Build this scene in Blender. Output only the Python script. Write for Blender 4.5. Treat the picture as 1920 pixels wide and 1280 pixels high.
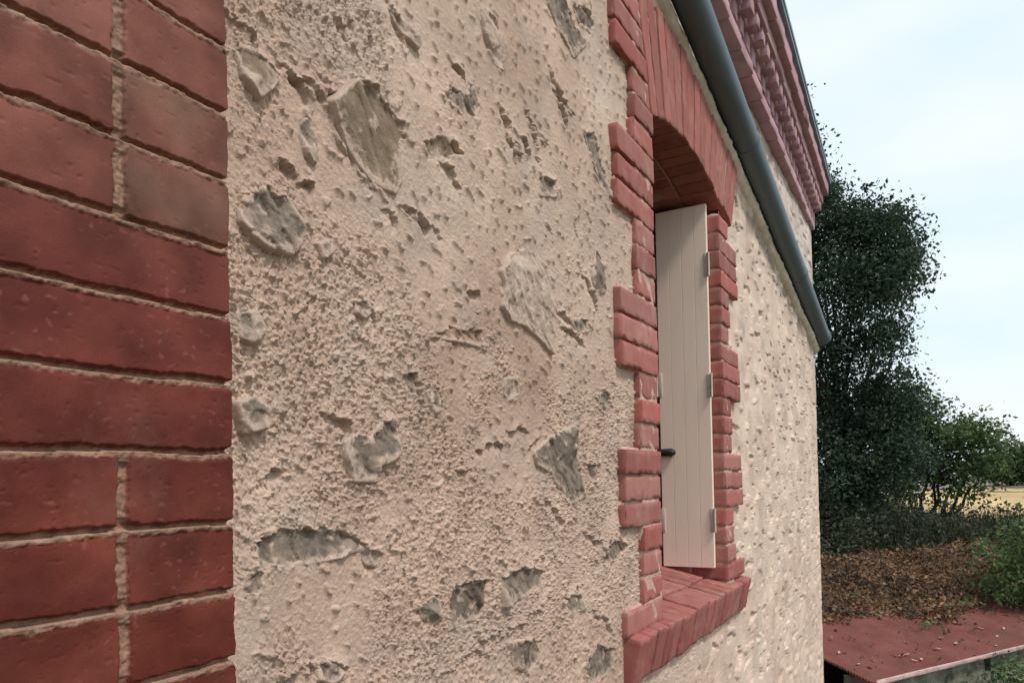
import bpy, math, random
import numpy as np
from mathutils import Matrix, Vector

for o in list(bpy.data.objects):
    bpy.data.objects.remove(o)
scene = bpy.context.scene
COL = scene.collection
random.seed(11)
RNG = np.random.default_rng(7)

# ------------------------------------------------------------------ camera
# World: house wall is the plane y = 0 (facing -y), x runs along it away from the
# camera, z is measured from the eye level (the ground lies about 3.2 m lower).
FPX, YAW, PITCH, ROLL, SHY = 1387.0, 0.516760, 0.0182575, -0.0206602, 237.594
CAMPOS = np.array([0.0, -0.666, 0.0])
_f = np.array([math.cos(YAW) * math.cos(PITCH), math.sin(YAW) * math.cos(PITCH), math.sin(PITCH)])
_r0 = np.array([math.sin(YAW), -math.cos(YAW), 0.0])
_u0 = np.cross(_r0, _f)
_r = _r0 * math.cos(ROLL) + _u0 * math.sin(ROLL)
_u = -_r0 * math.sin(ROLL) + _u0 * math.cos(ROLL)
cam = bpy.data.cameras.new('camera')
cam.sensor_width = 36.0
cam.lens = FPX / 1920.0 * 36.0
cam.shift_y = SHY / 1920.0
cam.clip_start = 0.02
cam.clip_end = 3000.0
camo = bpy.data.objects.new('camera', cam)
COL.objects.link(camo)
camo.matrix_world = Matrix(((_r[0], _u[0], -_f[0], CAMPOS[0]), (_r[1], _u[1], -_f[1], CAMPOS[1]),
                            (_r[2], _u[2], -_f[2], CAMPOS[2]), (0, 0, 0, 1)))
scene.camera = camo

def ray(px, py):
    return _f + _r * ((px - 960.0) / FPX) - _u * ((py - 640.0 - SHY) / FPX)
def onY(px, py, y=0.0):
    d = ray(px, py); return CAMPOS + d * ((y - CAMPOS[1]) / d[1])
def onX(px, py, x):
    d = ray(px, py); return CAMPOS + d * (x / d[0])

# ------------------------------------------------------------------ light
SUN_EL, SUN_AZ = math.radians(54), math.radians(-104)      # azimuth of the sun, from +x towards +y
sd = Vector((math.cos(SUN_EL) * math.cos(SUN_AZ), math.cos(SUN_EL) * math.sin(SUN_AZ), math.sin(SUN_EL)))
sun = bpy.data.lights.new('sun', 'SUN')
sun.energy = 2.1
sun.angle = math.radians(10)
sun.color = (1.0, 0.95, 0.88)
suno = bpy.data.objects.new('sun', sun)
suno.rotation_euler = sd.to_track_quat('Z', 'Y').to_euler()
COL.objects.link(suno)

world = bpy.data.worlds.new('World')
scene.world = world
world.use_nodes = True
wt = world.node_tree
wt.nodes.clear()
wo = wt.nodes.new('ShaderNodeOutputWorld')
bg = wt.nodes.new('ShaderNodeBackground')
sky = wt.nodes.new('ShaderNodeTexSky')
sky.sky_type = 'NISHITA'
sky.sun_disc = False
sky.sun_elevation = SUN_EL
sky.sun_rotation = math.pi / 2 - SUN_AZ
tc = wt.nodes.new('ShaderNodeTexCoord')
mp = wt.nodes.new('ShaderNodeMapping')
mp.inputs['Scale'].default_value = (1.0, 1.0, 2.6)
nz = wt.nodes.new('ShaderNodeTexNoise')
nz.inputs['Scale'].default_value = 3.0
nz.inputs['Detail'].default_value = 5.0
nz.inputs['Roughness'].default_value = 0.5
cr = wt.nodes.new('ShaderNodeValToRGB')
cr.color_ramp.elements[0].position = 0.30
cr.color_ramp.elements[0].color = (7.9, 9.7, 10.8, 1)
cr.color_ramp.elements[1].position = 0.68
cr.color_ramp.elements[1].color = (9.9, 10.6, 10.9, 1)
mx = wt.nodes.new('ShaderNodeMix')
mx.data_type = 'RGBA'
mx.inputs[0].default_value = 0.90
wt.links.new(tc.outputs['Generated'], mp.inputs['Vector'])
wt.links.new(mp.outputs['Vector'], nz.inputs['Vector'])
wt.links.new(nz.outputs['Fac'], cr.inputs['Fac'])
wt.links.new(sky.outputs['Color'], mx.inputs[6])
wt.links.new(cr.outputs['Color'], mx.inputs[7])
wt.links.new(mx.outputs[2], bg.inputs['Color'])
bg.inputs['Strength'].default_value = 0.085
wt.links.new(bg.outputs['Background'], wo.inputs['Surface'])

scene.view_settings.view_transform = 'Standard'
scene.view_settings.look = 'None'
scene.view_settings.exposure = 0.27
scene.view_settings.gamma = 1.0
scene.view_settings.use_curve_mapping = False

# ------------------------------------------------------------------ noise
def perlin(x, y, seed=0):
    rs = np.random.RandomState(seed)
    ang = rs.rand(256, 256).astype(np.float32) * 2 * np.pi
    gx, gy = np.cos(ang), np.sin(ang)
    xi = np.floor(x).astype(np.int64); yi = np.floor(y).astype(np.int64)
    fx = (x - xi).astype(np.float32); fy = (y - yi).astype(np.float32)
    u = fx * fx * fx * (fx * (fx * 6 - 15) + 10); v = fy * fy * fy * (fy * (fy * 6 - 15) + 10)
    a, b, c, d = xi & 255, (xi + 1) & 255, yi & 255, (yi + 1) & 255
    n00 = gx[a, c] * fx + gy[a, c] * fy
    n10 = gx[b, c] * (fx - 1) + gy[b, c] * fy
    n01 = gx[a, d] * fx + gy[a, d] * (fy - 1)
    n11 = gx[b, d] * (fx - 1) + gy[b, d] * (fy - 1)
    return ((n00 * (1 - u) + n10 * u) * (1 - v) + (n01 * (1 - u) + n11 * u) * v) * 1.5
def fbm(x, y, sc, oct=4, seed=0, gain=0.5):
    s = 0; a = 1.0
    for k in range(oct):
        s = s + a * perlin(x / sc, y / sc, seed + k * 17); sc *= 0.5; a *= gain
    return s
def sst(a, b, x):
    t = np.clip((x - a) / (b - a), 0, 1); return t * t * (3 - 2 * t)
def vnoise(P, sc, seed):
    """cheap 3-D-ish vector noise for vertex jitter"""
    a = perlin(P[:, 0] / sc + P[:, 2] / sc * 0.7, P[:, 1] / sc + P[:, 2] / sc * 0.6 + 3.1, seed)
    b = perlin(P[:, 1] / sc - P[:, 2] / sc * 0.6 + 9.7, P[:, 0] / sc * 0.8 + P[:, 2] / sc * 0.5, seed + 5)
    c = perlin(P[:, 2] / sc + P[:, 0] / sc * 0.4 + 4.3, P[:, 1] / sc + P[:, 0] / sc * 0.3, seed + 9)
    return np.stack([a, b, c], 1)

# ------------------------------------------------------------------ mesh plumbing
def make_mesh(name, V, faces, mats, parent=None, midx=None, tint=None, smooth=True):
    """faces: list of int arrays (n,3) / (n,4)."""
    V = np.asarray(V, dtype=np.float32)
    me = bpy.data.meshes.new(name)
    me.vertices.add(len(V)); me.vertices.foreach_set('co', V.ravel())
    loops = np.concatenate([np.asarray(f, dtype=np.int32).ravel() for f in faces])
    tot = np.concatenate([np.full(len(f), np.asarray(f).shape[1], dtype=np.int32) for f in faces])
    start = np.concatenate([[0], np.cumsum(tot)[:-1]]).astype(np.int32)
    me.loops.add(len(loops)); me.loops.foreach_set('vertex_index', loops)
    me.polygons.add(len(tot)); me.polygons.foreach_set('loop_start', start)
    me.polygons.foreach_set('loop_total', tot)
    if midx is not None:
        me.polygons.foreach_set('material_index', np.asarray(midx, dtype=np.int32))
    me.polygons.foreach_set('use_smooth', np.full(len(tot), bool(smooth)))
    if tint is not None:
        at = me.attributes.new('tint', 'FLOAT_COLOR', 'POINT')
        c = np.ones((len(V), 4), dtype=np.float32); c[:, :3] = tint
        at.data.foreach_set('color', c.ravel())
    me.update(calc_edges=True)
    me.validate()
    for m in (mats if isinstance(mats, (list, tuple)) else [mats]):
        me.materials.append(m)
    o = bpy.data.objects.new(name, me)
    COL.objects.link(o)
    if parent is not None:
        o.parent = parent
        if parent.type == 'EMPTY':
            o.matrix_parent_inverse = Matrix.Translation(-parent.location)
    return o

class MB:
    def __init__(s): s.V = []; s.F3 = []; s.F4 = []; s.M3 = []; s.M4 = []; s.T = []; s.n = 0
    def add(s, V, F, m=0, tint=(1, 1, 1)):
        V = np.asarray(V, float); F = np.asarray(F, int)
        s.V.append(V); t = np.asarray(tint, float)
        s.T.append(np.broadcast_to(t, (len(V), 3)) if t.ndim == 1 else t)
        if F.shape[1] == 3: s.F3.append(F + s.n); s.M3 += [m] * len(F)
        else: s.F4.append(F + s.n); s.M4 += [m] * len(F)
        s.n += len(V)
    def build(s, name, mats, parent=None, smooth=True):
        fs = []; mi = []
        if s.F4: fs.append(np.concatenate(s.F4)); mi += s.M4
        if s.F3: fs.append(np.concatenate(s.F3)); mi += s.M3
        return make_mesh(name, np.concatenate(s.V), fs, mats, parent, mi, np.concatenate(s.T), smooth)
    def box(s, lo, hi, m=0, tint=(1, 1, 1), seg=None, r=0.003, jit=0.0, seed=0, M=None, jsc=0.05):
        lo = np.array(lo, float); hi = np.array(hi, float); d = hi - lo
        n = [max(3, int(round(q / (seg or 1e9))) + 2) for q in d]
        r = min(r, d.min() * 0.45)
        ax = []
        for k in range(3):
            inner = np.linspace(lo[k] + r, hi[k] - r, n[k] - 1)
            ax.append(np.concatenate([[lo[k]], inner, [hi[k]]]))
        for k in range(3):
            i, j = (k + 1) % 3, (k + 2) % 3
            A, B = np.meshgrid(ax[i], ax[j], indexing='ij')
            for side in (0, 1):
                P = np.zeros(A.shape + (3,)); P[..., i] = A; P[..., j] = B
                P[..., k] = hi[k] if side else lo[k]
                na, nb = A.shape
                idx = np.arange(na * nb).reshape(na, nb)
                q = np.stack([idx[:-1, :-1], idx[1:, :-1], idx[1:, 1:], idx[:-1, 1:]], -1).reshape(-1, 4)
                if not side: q = q[:, ::-1]
                P = P.reshape(-1, 3)
                c = np.clip(P, lo + r, hi - r); dv = P - c
                L = np.linalg.norm(dv, axis=1, keepdims=True); L[L == 0] = 1
                P = c + dv / L * r * (np.abs(dv).max(1, keepdims=True) > 1e-9)
                if jit:
                    em = ((np.abs(dv) > 1e-9).sum(1) >= 2)[:, None]
                    ch = np.clip(perlin(P[:, 0] / .017 + P[:, 2] / .023 + seed, P[:, 2] / .019 - P[:, 0] / .029 + P[:, 1] / .02, seed % 50) - 0.12, 0, 1)[:, None]
                    P = P - em * dv / L * ch * 0.010
                if jit: P = P + vnoise(P, jsc, seed) * jit + vnoise(P, jsc * 0.3, seed + 3) * jit * 0.5
                if M is not None: P = P @ np.array(M.to_3x3()).T + np.array(M.translation)
                s.add(P, q, m, tint)
    def tube(s, pts, rad, n=8, m=0, tint=(1, 1, 1), cap=True):
        pts = np.asarray(pts, float); rad = np.broadcast_to(np.asarray(rad, float), (len(pts),))
        T = np.gradient(pts, axis=0); T /= np.linalg.norm(T, axis=1, keepdims=True) + 1e-12
        a = np.array([0, 0, 1.0]) if abs(T[0][2]) < 0.9 else np.array([1.0, 0, 0])
        V = []
        for i in range(len(pts)):
            b = np.cross(T[i], a); b /= np.linalg.norm(b); c = np.cross(b, T[i])
            th = np.arange(n) / n * 2 * np.pi
            V.append(pts[i] + rad[i] * (np.cos(th)[:, None] * b + np.sin(th)[:, None] * c))
        V = np.concatenate(V)
        F = [[i * n + k, i * n + (k + 1) % n, (i + 1) * n + (k + 1) % n, (i + 1) * n + k]
             for i in range(len(pts) - 1) for k in range(n)]
        s.add(V, F, m, tint)
        if cap:
            for e, sg in ((0, 1), (len(pts) - 1, -1)):
                W = np.concatenate([V[e * n:(e + 1) * n], [pts[e]]])
                s.add(W, [[k, (k + 1) % n, n] if sg > 0 else [(k + 1) % n, k, n] for k in range(n)], m, tint)

# ------------------------------------------------------------------ materials
def mat(name, base, rough=0.85, var=0.15, scale=8.0, bump=0.0, bscale=60.0, bdist=0.002, spec=0.3,
        hue=None, tint=False, detail=5.0, stretch=None, trans=0.0, metal=0.0, grit=None, wash=None):
    m = bpy.data.materials.new(name); m.use_nodes = True
    nt = m.node_tree; p = nt.nodes['Principled BSDF']
    p.inputs['Roughness'].default_value = rough
    p.inputs['Specular IOR Level'].default_value = spec
    p.inputs['Metallic'].default_value = metal
    tcn = nt.nodes.new('ShaderNodeTexCoord'); vec = tcn.outputs['Object']
    if stretch:
        mm = nt.nodes.new('ShaderNodeMapping'); mm.inputs['Scale'].default_value = stretch
        nt.links.new(vec, mm.inputs['Vector']); vec = mm.outputs['Vector']
    n = nt.nodes.new('ShaderNodeTexNoise'); n.inputs['Scale'].default_value = scale
    n.inputs['Detail'].default_value = detail; n.inputs['Roughness'].default_value = 0.6
    nt.links.new(vec, n.inputs['Vector'])
    ramp = nt.nodes.new('ShaderNodeValToRGB')
    b = np.array(base); h = np.array(hue if hue is not None else base)
    ramp.color_ramp.elements[0].position = 0.3; ramp.color_ramp.elements[1].position = 0.7
    ramp.color_ramp.elements[0].color = tuple(np.clip(b * (1 - var), 0, 1)) + (1,)
    ramp.color_ramp.elements[1].color = tuple(np.clip(h * (1 + var), 0, 1)) + (1,)
    nt.links.new(n.outputs['Fac'], ramp.inputs['Fac'])
    out = ramp.outputs['Color']
    if tint:
        at = nt.nodes.new('ShaderNodeAttribute'); at.attribute_name = 'tint'
        mu = nt.nodes.new('ShaderNodeMix'); mu.data_type = 'RGBA'; mu.blend_type = 'MULTIPLY'
        mu.inputs[0].default_value = 1.0
        nt.links.new(out, mu.inputs[6]); nt.links.new(at.outputs['Color'], mu.inputs[7]); out = mu.outputs[2]
    if grit:                                   # sand grains in the mix
        gn = nt.nodes.new('ShaderNodeTexNoise'); gn.inputs['Scale'].default_value = grit[0]; gn.inputs['Detail'].default_value = 2.0
        nt.links.new(vec, gn.inputs['Vector'])
        gr = nt.nodes.new('ShaderNodeMapRange'); gr.inputs['From Min'].default_value = 0.3; gr.inputs['From Max'].default_value = 0.7
        gr.inputs['To Min'].default_value = 1 - grit[1]; gr.inputs['To Max'].default_value = 1 + grit[1]
        nt.links.new(gn.outputs['Fac'], gr.inputs['Value'])
        gm = nt.nodes.new('ShaderNodeMix'); gm.data_type = 'RGBA'; gm.blend_type = 'MULTIPLY'; gm.inputs[0].default_value = 1.0
        nt.links.new(out, gm.inputs[6]); nt.links.new(gr.outputs['Result'], gm.inputs[7]); out = gm.outputs[2]
    for wc, wsc, w0, w1, ws, wstr in (wash or ()):   # mortar smears, soot, grime
        wv = nt.nodes.new('ShaderNodeMapping'); wv.inputs['Scale'].default_value = wstr; nt.links.new(tcn.outputs['Object'], wv.inputs['Vector'])
        wn = nt.nodes.new('ShaderNodeTexNoise'); wn.inputs['Scale'].default_value = wsc; wn.inputs['Detail'].default_value = 6.0; wn.inputs['Roughness'].default_value = 0.65
        nt.links.new(wv.outputs['Vector'], wn.inputs['Vector'])
        wr = nt.nodes.new('ShaderNodeMapRange'); wr.inputs['From Min'].default_value = w0; wr.inputs['From Max'].default_value = w1; wr.inputs['To Max'].default_value = ws
        nt.links.new(wn.outputs['Fac'], wr.inputs['Value'])
        wm = nt.nodes.new('ShaderNodeMix'); wm.data_type = 'RGBA'; wm.inputs[7].default_value = tuple(wc) + (1,)
        nt.links.new(wr.outputs['Result'], wm.inputs[0]); nt.links.new(out, wm.inputs[6]); out = wm.outputs[2]
    nt.links.new(out, p.inputs['Base Color'])
    if bump:
        n2 = nt.nodes.new('ShaderNodeTexNoise'); n2.inputs['Scale'].default_value = bscale
        n2.inputs['Detail'].default_value = 4.0; n2.inputs['Roughness'].default_value = 0.6
        nt.links.new(vec, n2.inputs['Vector'])
        bp = nt.nodes.new('ShaderNodeBump'); bp.inputs['Strength'].default_value = bump
        bp.inputs['Distance'].default_value = bdist
        nt.links.new(n2.outputs['Fac'], bp.inputs['Height']); nt.links.new(bp.outputs['Normal'], p.inputs['Normal'])
    if trans:
        tr = nt.nodes.new('ShaderNodeBsdfTranslucent'); nt.links.new(out, tr.inputs['Color'])
        ms = nt.nodes.new('ShaderNodeMixShader'); ms.inputs[0].default_value = trans
        nt.links.new(p.outputs['BSDF'], ms.inputs[1]); nt.links.new(tr.outputs['BSDF'], ms.inputs[2])
        nt.links.new(ms.outputs['Shader'], nt.nodes['Material Output'].inputs['Surface'])
    return m

M_RENDER = mat('roughcast', (0.485, 0.363, 0.293), 0.95, 0.11, 6.0, 0.7, 420.0, 0.0018, 0.12, hue=(0.545, 0.415, 0.330), grit=(900.0, 0.16), tint=True)
M_LEDGE = mat('mortar_fillet', (0.66, 0.57, 0.46), 0.95, 0.2, 14.0, 0.6, 90.0, 0.004, 0.15, hue=(0.66, 0.58, 0.48))
M_PIER = mat('pier_brick', (1, 1, 1), 0.62, 0.18, 18.0, 0.25, 420.0, 0.0008, 0.25, tint=True, grit=(800.0, 0.12), wash=(((0.26, 0.13, 0.10), 8.0, 0.56, 0.80, 0.35, (1, 1, .8)), ((0.05, 0.016, 0.012), 14.0, 0.60, 0.75, 0.45, (1, 1, 1))))
M_BRICK = mat('red_brick', (1, 1, 1), 0.78, 0.16, 22.0, 0.5, 260.0, 0.0012, 0.22, tint=True, grit=(700.0, 0.12), wash=(((0.52, 0.36, 0.29), 16.0, 0.50, 0.80, 0.38, (1, 1, .9)), ((0.13, 0.06, 0.05), 9.0, 0.60, 0.76, 0.6, (1, 1, 1))))
M_WMORT = mat('surround_mortar', (0.50, 0.34, 0.28), 0.95, 0.25, 40.0, 0.7, 150.0, 0.003, 0.1, tint=True)
M_STONE = mat('bare_stone', (0.95, 0.95, 0.95), 0.8, 0.14, 60.0, 0.7, 260.0, 0.0016, 0.25, tint=True, grit=(600.0, 0.2))
M_SHUT = mat('cream_paint', (0.95, 0.745, 0.61), 0.5, 0.03, 6.0, 0.12, 60.0, 0.001, 0.35, stretch=(3, 3, .4), wash=(((0.62, 0.50, 0.40), 9.0, 0.58, 0.80, 0.4, (2, 2, .25)),))
M_HINGE = mat('hinge_metal', (0.58, 0.47, 0.40), 0.5, 0.2, 60.0, spec=0.5)
M_BLACK = mat('black_iron', (0.02, 0.019, 0.018), 0.5, 0.3, 80.0, 0.3, 200.0, 0.001, 0.4)
M_PIPE = mat('grey_blue_plastic', (0.085, 0.120, 0.150), 0.5, 0.15, 5.0, 0.08, 60.0, 0.001, 0.5, stretch=(0.5, 3, 3), wash=(((0.20, 0.20, 0.18), 6.0, 0.55, 0.75, 0.5, (.6, 2, 2)),))
M_ZINC = mat('zinc', (0.20, 0.26, 0.33), 0.45, 0.2, 9.0, spec=0.5)
M_CORN = mat('cornice_brick', (1, 1, 1), 0.8, 0.18, 14.0, 0.3, 120.0, 0.002, 0.2, tint=True, wash=(((0.20, 0.14, 0.15), 5.0, 0.55, 0.75, 0.6, (1, 1, 1)),))
M_FRAME = mat('window_frame_wood', (0.035, 0.022, 0.018), 0.6, 0.3, 20.0)
M_GLASS = mat('dark_window_glass', (0.02, 0.022, 0.025), 0.08, 0.1, 4.0, spec=0.6)
M_GRD = mat('soil_and_weeds', (0.055, 0.058, 0.03), 0.95, 0.5, 1.3, 0.5, 9.0, 0.05, 0.1, hue=(0.12, 0.095, 0.05))
M_FIELD = mat('dry_straw', (0.43, 0.295, 0.145), 0.95, 0.18, 0.35, 0.3, 3.0, 0.05, 0.1, hue=(0.50, 0.36, 0.19), stretch=(0.25, 1, 1))
M_FALLOW = mat('fallow_ground', (0.16, 0.125, 0.095), 0.95, 0.3, 0.25, hue=(0.21, 0.17, 0.12), stretch=(0.3, 1, 1))
M_RED = mat('red_roof_felt', (0.135, 0.044, 0.036), 0.9, 0.15, 2.2, 0.25, 70.0, 0.003, 0.15, hue=(0.165, 0.062, 0.052), stretch=(1, 1, 1), wash=(((0.07, 0.055, 0.04), 3.5, 0.52, 0.72, 0.6, (1, 1, 1)), ((0.24, 0.15, 0.13), 14.0, 0.62, 0.75, 0.4, (1, 1, 1))))
M_TRIM = mat('roof_edge_trim', (0.45, 0.31, 0.28), 0.6, 0.3, 12.0, spec=0.4)
M_SHEDW = mat('mossy_stone', (0.10, 0.115, 0.075), 0.95, 0.5, 5.0, 0.8, 22.0, 0.03, 0.15, hue=(0.24, 0.23, 0.18))
M_BARK = mat('bark', (0.045, 0.038, 0.03), 0.95, 0.4, 12.0, 0.5, 40.0, 0.01, 0.1)
def leafmat(name, a, b, sc=0.9, trans=0.30):
    return mat(name, a, 0.6, 0.25, sc, hue=b, tint=True, trans=trans, spec=0.3)
M_LEAF_D = leafmat('dark_leaves', (0.030, 0.054, 0.036), (0.050, 0.084, 0.050))
M_LEAF_M = leafmat('mid_leaves', (0.045, 0.082, 0.032), (0.095, 0.150, 0.055))
M_LEAF_L = leafmat('bright_leaves', (0.085, 0.135, 0.045), (0.14, 0.20, 0.075), trans=0.35)
M_LEAF_F = leafmat('far_leaves', (0.055, 0.085, 0.05), (0.11, 0.14, 0.075), 0.2)
M_WEED = leafmat('weed_leaves', (0.026, 0.034, 0.019), (0.055, 0.062, 0.032))
M_DRY = leafmat('dead_leaves', (0.105, 0.054, 0.030), (0.195, 0.112, 0.060), 1.5, 0.15)
M_PALE = leafmat('pale_dead_leaf', (0.50, 0.36, 0.28), (0.55, 0.42, 0.33), 1.5, 0.15)
M_STRAW = leafmat('dry_grass_blades', (0.36, 0.27, 0.15), (0.46, 0.36, 0.21), 1.0, 0.3)

# ------------------------------------------------------------------ tagging
def tag(o, label=None, cat=None, group=None, kind=None):
    if label: o['label'] = label
    if cat: o['category'] = cat
    if group: o['group'] = group
    if kind: o['kind'] = kind
    return o
def thing(name, loc, label, cat, group=None):
    o = bpy.data.objects.new(name, None); COL.objects.link(o); o.location = Vector(loc)
    o.empty_display_size = 0.2
    return tag(o, label, cat, group)
GZ = -3.2

# ================================================================== HOUSE
house = thing('house', (2.4, 0.1, GZ), 'house wall of beige roughcast with bare stones, red brick window surround and brick cornice', 'house')
WX1 = 5.315                                   # far corner of the wall
OX0, OX1 = 1.954, 2.680                       # window opening
SILL_TOP, SPRING = -0.383, 0.99
BF = -0.021                                   # front plane of the window brickwork

# ---- embedded stones (outline in photo pixels mapped on to the wall plane)
STONES = [
 ('dark', [(604,166),(634,172),(638,235),(662,290),(700,348),(715,358),(690,350),(660,310),(632,262),(614,205)], .002, (-.5,.1)),
 ('brown', [(934,515),(958,518),(984,548),(984,588),(955,602),(936,577)], .010, (.1,.2)),
 ('grey', [(1030,165),(1042,172),(1078,212),(1080,222),(1062,205),(1040,185)], .000, (.1,.2)),
 ('grey', [(993,232),(1001,240),(1030,275),(1024,276),(1005,258)], .000, (.1,.2)),
 ('dark', [(960,262),(972,268),(975,290),(962,285)], -.002, (.1,.2)),
 ('grey', [(725,20),(738,30),(778,75),(775,92),(755,72),(735,48)], .000, (.1,.2)),
 ('brown', [(640,45),(652,40),(655,62),(645,78),(636,60)], -.002, (.1,.2)),
 ('grey', [(600,460),(618,452),(622,470),(606,480)], .000, (.1,.2)),
 ('grey', [(1070,600),(1100,595),(1108,618),(1082,626)], .000, (.1,.2)),
 ('grey', [(1055,1120),(1085,1112),(1095,1140),(1066,1150)], .000, (.1,.2)),
 ('olive', [(636,176),(650,162),(670,152),(690,160),(705,180),(730,205),(748,230),(752,260),(744,290),(745,345),(738,362),(715,352),(690,338),(668,310),(645,275),(630,235),(615,195)], .010, (-.30,.10)),
 ('grey', [(445,390),(460,372),(500,352),(530,365),(555,400),(565,440),(545,475),(500,465),(465,440),(448,415)], .004, (.1,.2)),
 ('pale', [(950,480),(980,470),(1000,478),(1020,505),(1035,540),(1037,600),(1034,662),(1005,630),(975,608),(950,600),(935,575),(938,540),(932,510)], .012, (.25,.1)),
 ('grey', [(1000,850),(1030,820),(1070,800),(1080,830),(1078,860),(1090,900),(1093,930),(1065,945),(1045,920),(1030,885),(1005,870)], .010, (.3,.25)),
 ('grey', [(645,830),(670,815),(690,825),(715,790),(735,785),(738,815),(745,845),(720,865),(700,870),(703,900),(660,900),(648,865)], .010, (.1,.3)),
 ('grey', [(470,1010),(540,990),(580,988),(640,995),(670,1005),(690,1030),(715,1035),(715,1062),(690,1055),(670,1030),(640,1040),(600,1052),(540,1062),(500,1064),(485,1050)], -.006, (0,.35)),
 ('dark', [(445,1110),(470,1075),(495,1075),(492,1110),(462,1118)], -.012, (0,.3)),
 ('dark', [(845,1110),(870,1090),(915,1085),(912,1130),(905,1155),(870,1165),(842,1180)], -.004, (.25,.1)),
 ('grey', [(778,1142),(815,1112),(820,1182),(790,1172)], -.002, (.2,.1)),
 ('grey', [(938,1080),(985,1060),(1020,1070),(1015,1100),(985,1115),(942,1135)], .001, (.1,.2)),
 ('olive', [(445,100),(470,90),(500,110),(522,150),(500,168),(480,182),(455,142)], .004, (.1,.3)),
 ('grey', [(828,180),(850,163),(868,180),(888,152),(896,200),(886,222),(862,216),(840,198)], -.004, (.1,.2)),
 ('grey', [(1018,-25),(1052,-20),(1078,50),(1098,82),(1076,108),(1050,60)], .002, (.2,.05)),
 ('grey', [(1068,8),(1100,14),(1114,50),(1106,62),(1085,42)], -.003, (.2,.1)),
 ('pale', [(900,20),(925,30),(946,90),(940,132),(920,112),(905,60)], .004, (.1,.1)),
 ('olive', [(785,268),(820,256),(850,266),(862,290),(835,297),(800,302)], .001, (.05,.2)),
 ('grey', [(1095,250),(1112,247),(1128,310),(1142,370),(1125,352),(1106,290)], .003, (.2,.1)),
 ('grey', [(1008,330),(1040,338),(1041,370),(1010,367)], .000, (.1,.1)),
 ('brown', [(808,625),(850,613),(900,617),(899,650),(870,641),(822,632)], -.004, (.0,.3)),
 ('grey', [(758,705),(776,693),(787,725),(776,748),(762,732)], -.004, (.2,.2)),
 ('grey', [(1113,740),(1140,734),(1147,772),(1130,762)], -.004, (.1,.3)),
 ('grey', [(443,757),(480,750),(502,765),(492,800),(455,808)], .001, (.1,.4)),
 ('grey', [(1118,470),(1130,500),(1132,545),(1118,562),(1110,520)], .001, (.1,.2)),
 ('grey', [(1125,1030),(1160,1008),(1172,1030),(1150,1052),(1130,1062)], -.004, (.1,.4)),
 ('grey', [(1118,1208),(1152,1213),(1143,1262),(1104,1284),(1093,1252)], -.001, (.1,.2)),
 ('grey', [(955,1205),(998,1195),(1012,1230),(990,1262),(962,1250)], .001, (.1,.1)),
 ('dark', [(596,1243),(628,1236),(642,1262),(620,1278),(600,1270)], -.003, (.1,.3)),
 ('grey', [(450,592),(480,585),(492,615),(470,642),(450,632)], -.002, (.1,.2)),
 ('pale', [(943,712),(968,708),(974,738),(955,750),(945,740)], .001, (.1,.1)),
 ('dark', [(668,566),(690,560),(698,582),(680,594),(668,584)], -.005, (.1,.3)),
 ('brown', [(974,988),(990,986),(990,1010),(978,1008)], -.006, (.1,.3)),
 ('dark', [(722,1003),(737,1000),(734,1018),(724,1020)], -.008, (.1,.3)),
 ('dark', [(800,735),(812,728),(822,768),(810,772)], -.005, (.1,.2)),
 ('grey', [(1095,870),(1118,866),(1122,898),(1108,905)], .000, (.1,.3)),
 ('grey', [(560,235),(575,225),(592,270),(585,305),(572,290)], .000, (.1,.2)),
]
def pts2wall(poly):
    return np.array([onY(x, y)[[0, 2]] for x, y in poly])
def poly_sdf(P, poly):
    """signed distance (negative inside) of points P (n,2)"""
    a = poly; b = np.roll(poly, -1, 0)
    best = np.full(len(P), 1e9); inside = np.zeros(len(P), bool)
    for p, q in zip(a, b):
        e = q - p; w = P - p
        t = np.clip((w @ e) / (e @ e), 0, 1)
        best = np.minimum(best, np.hypot(*(w - t[:, None] * e).T))
        c = (p[1] > P[:, 1]) != (q[1] > P[:, 1])
        with np.errstate(divide='ignore', invalid='ignore'):
            xi = (q[0] - p[0]) * (P[:, 1] - p[1]) / (q[1] - p[1]) + p[0]
        inside ^= c & (P[:, 0] < xi)
    return np.where(inside, -best, best)

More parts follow.
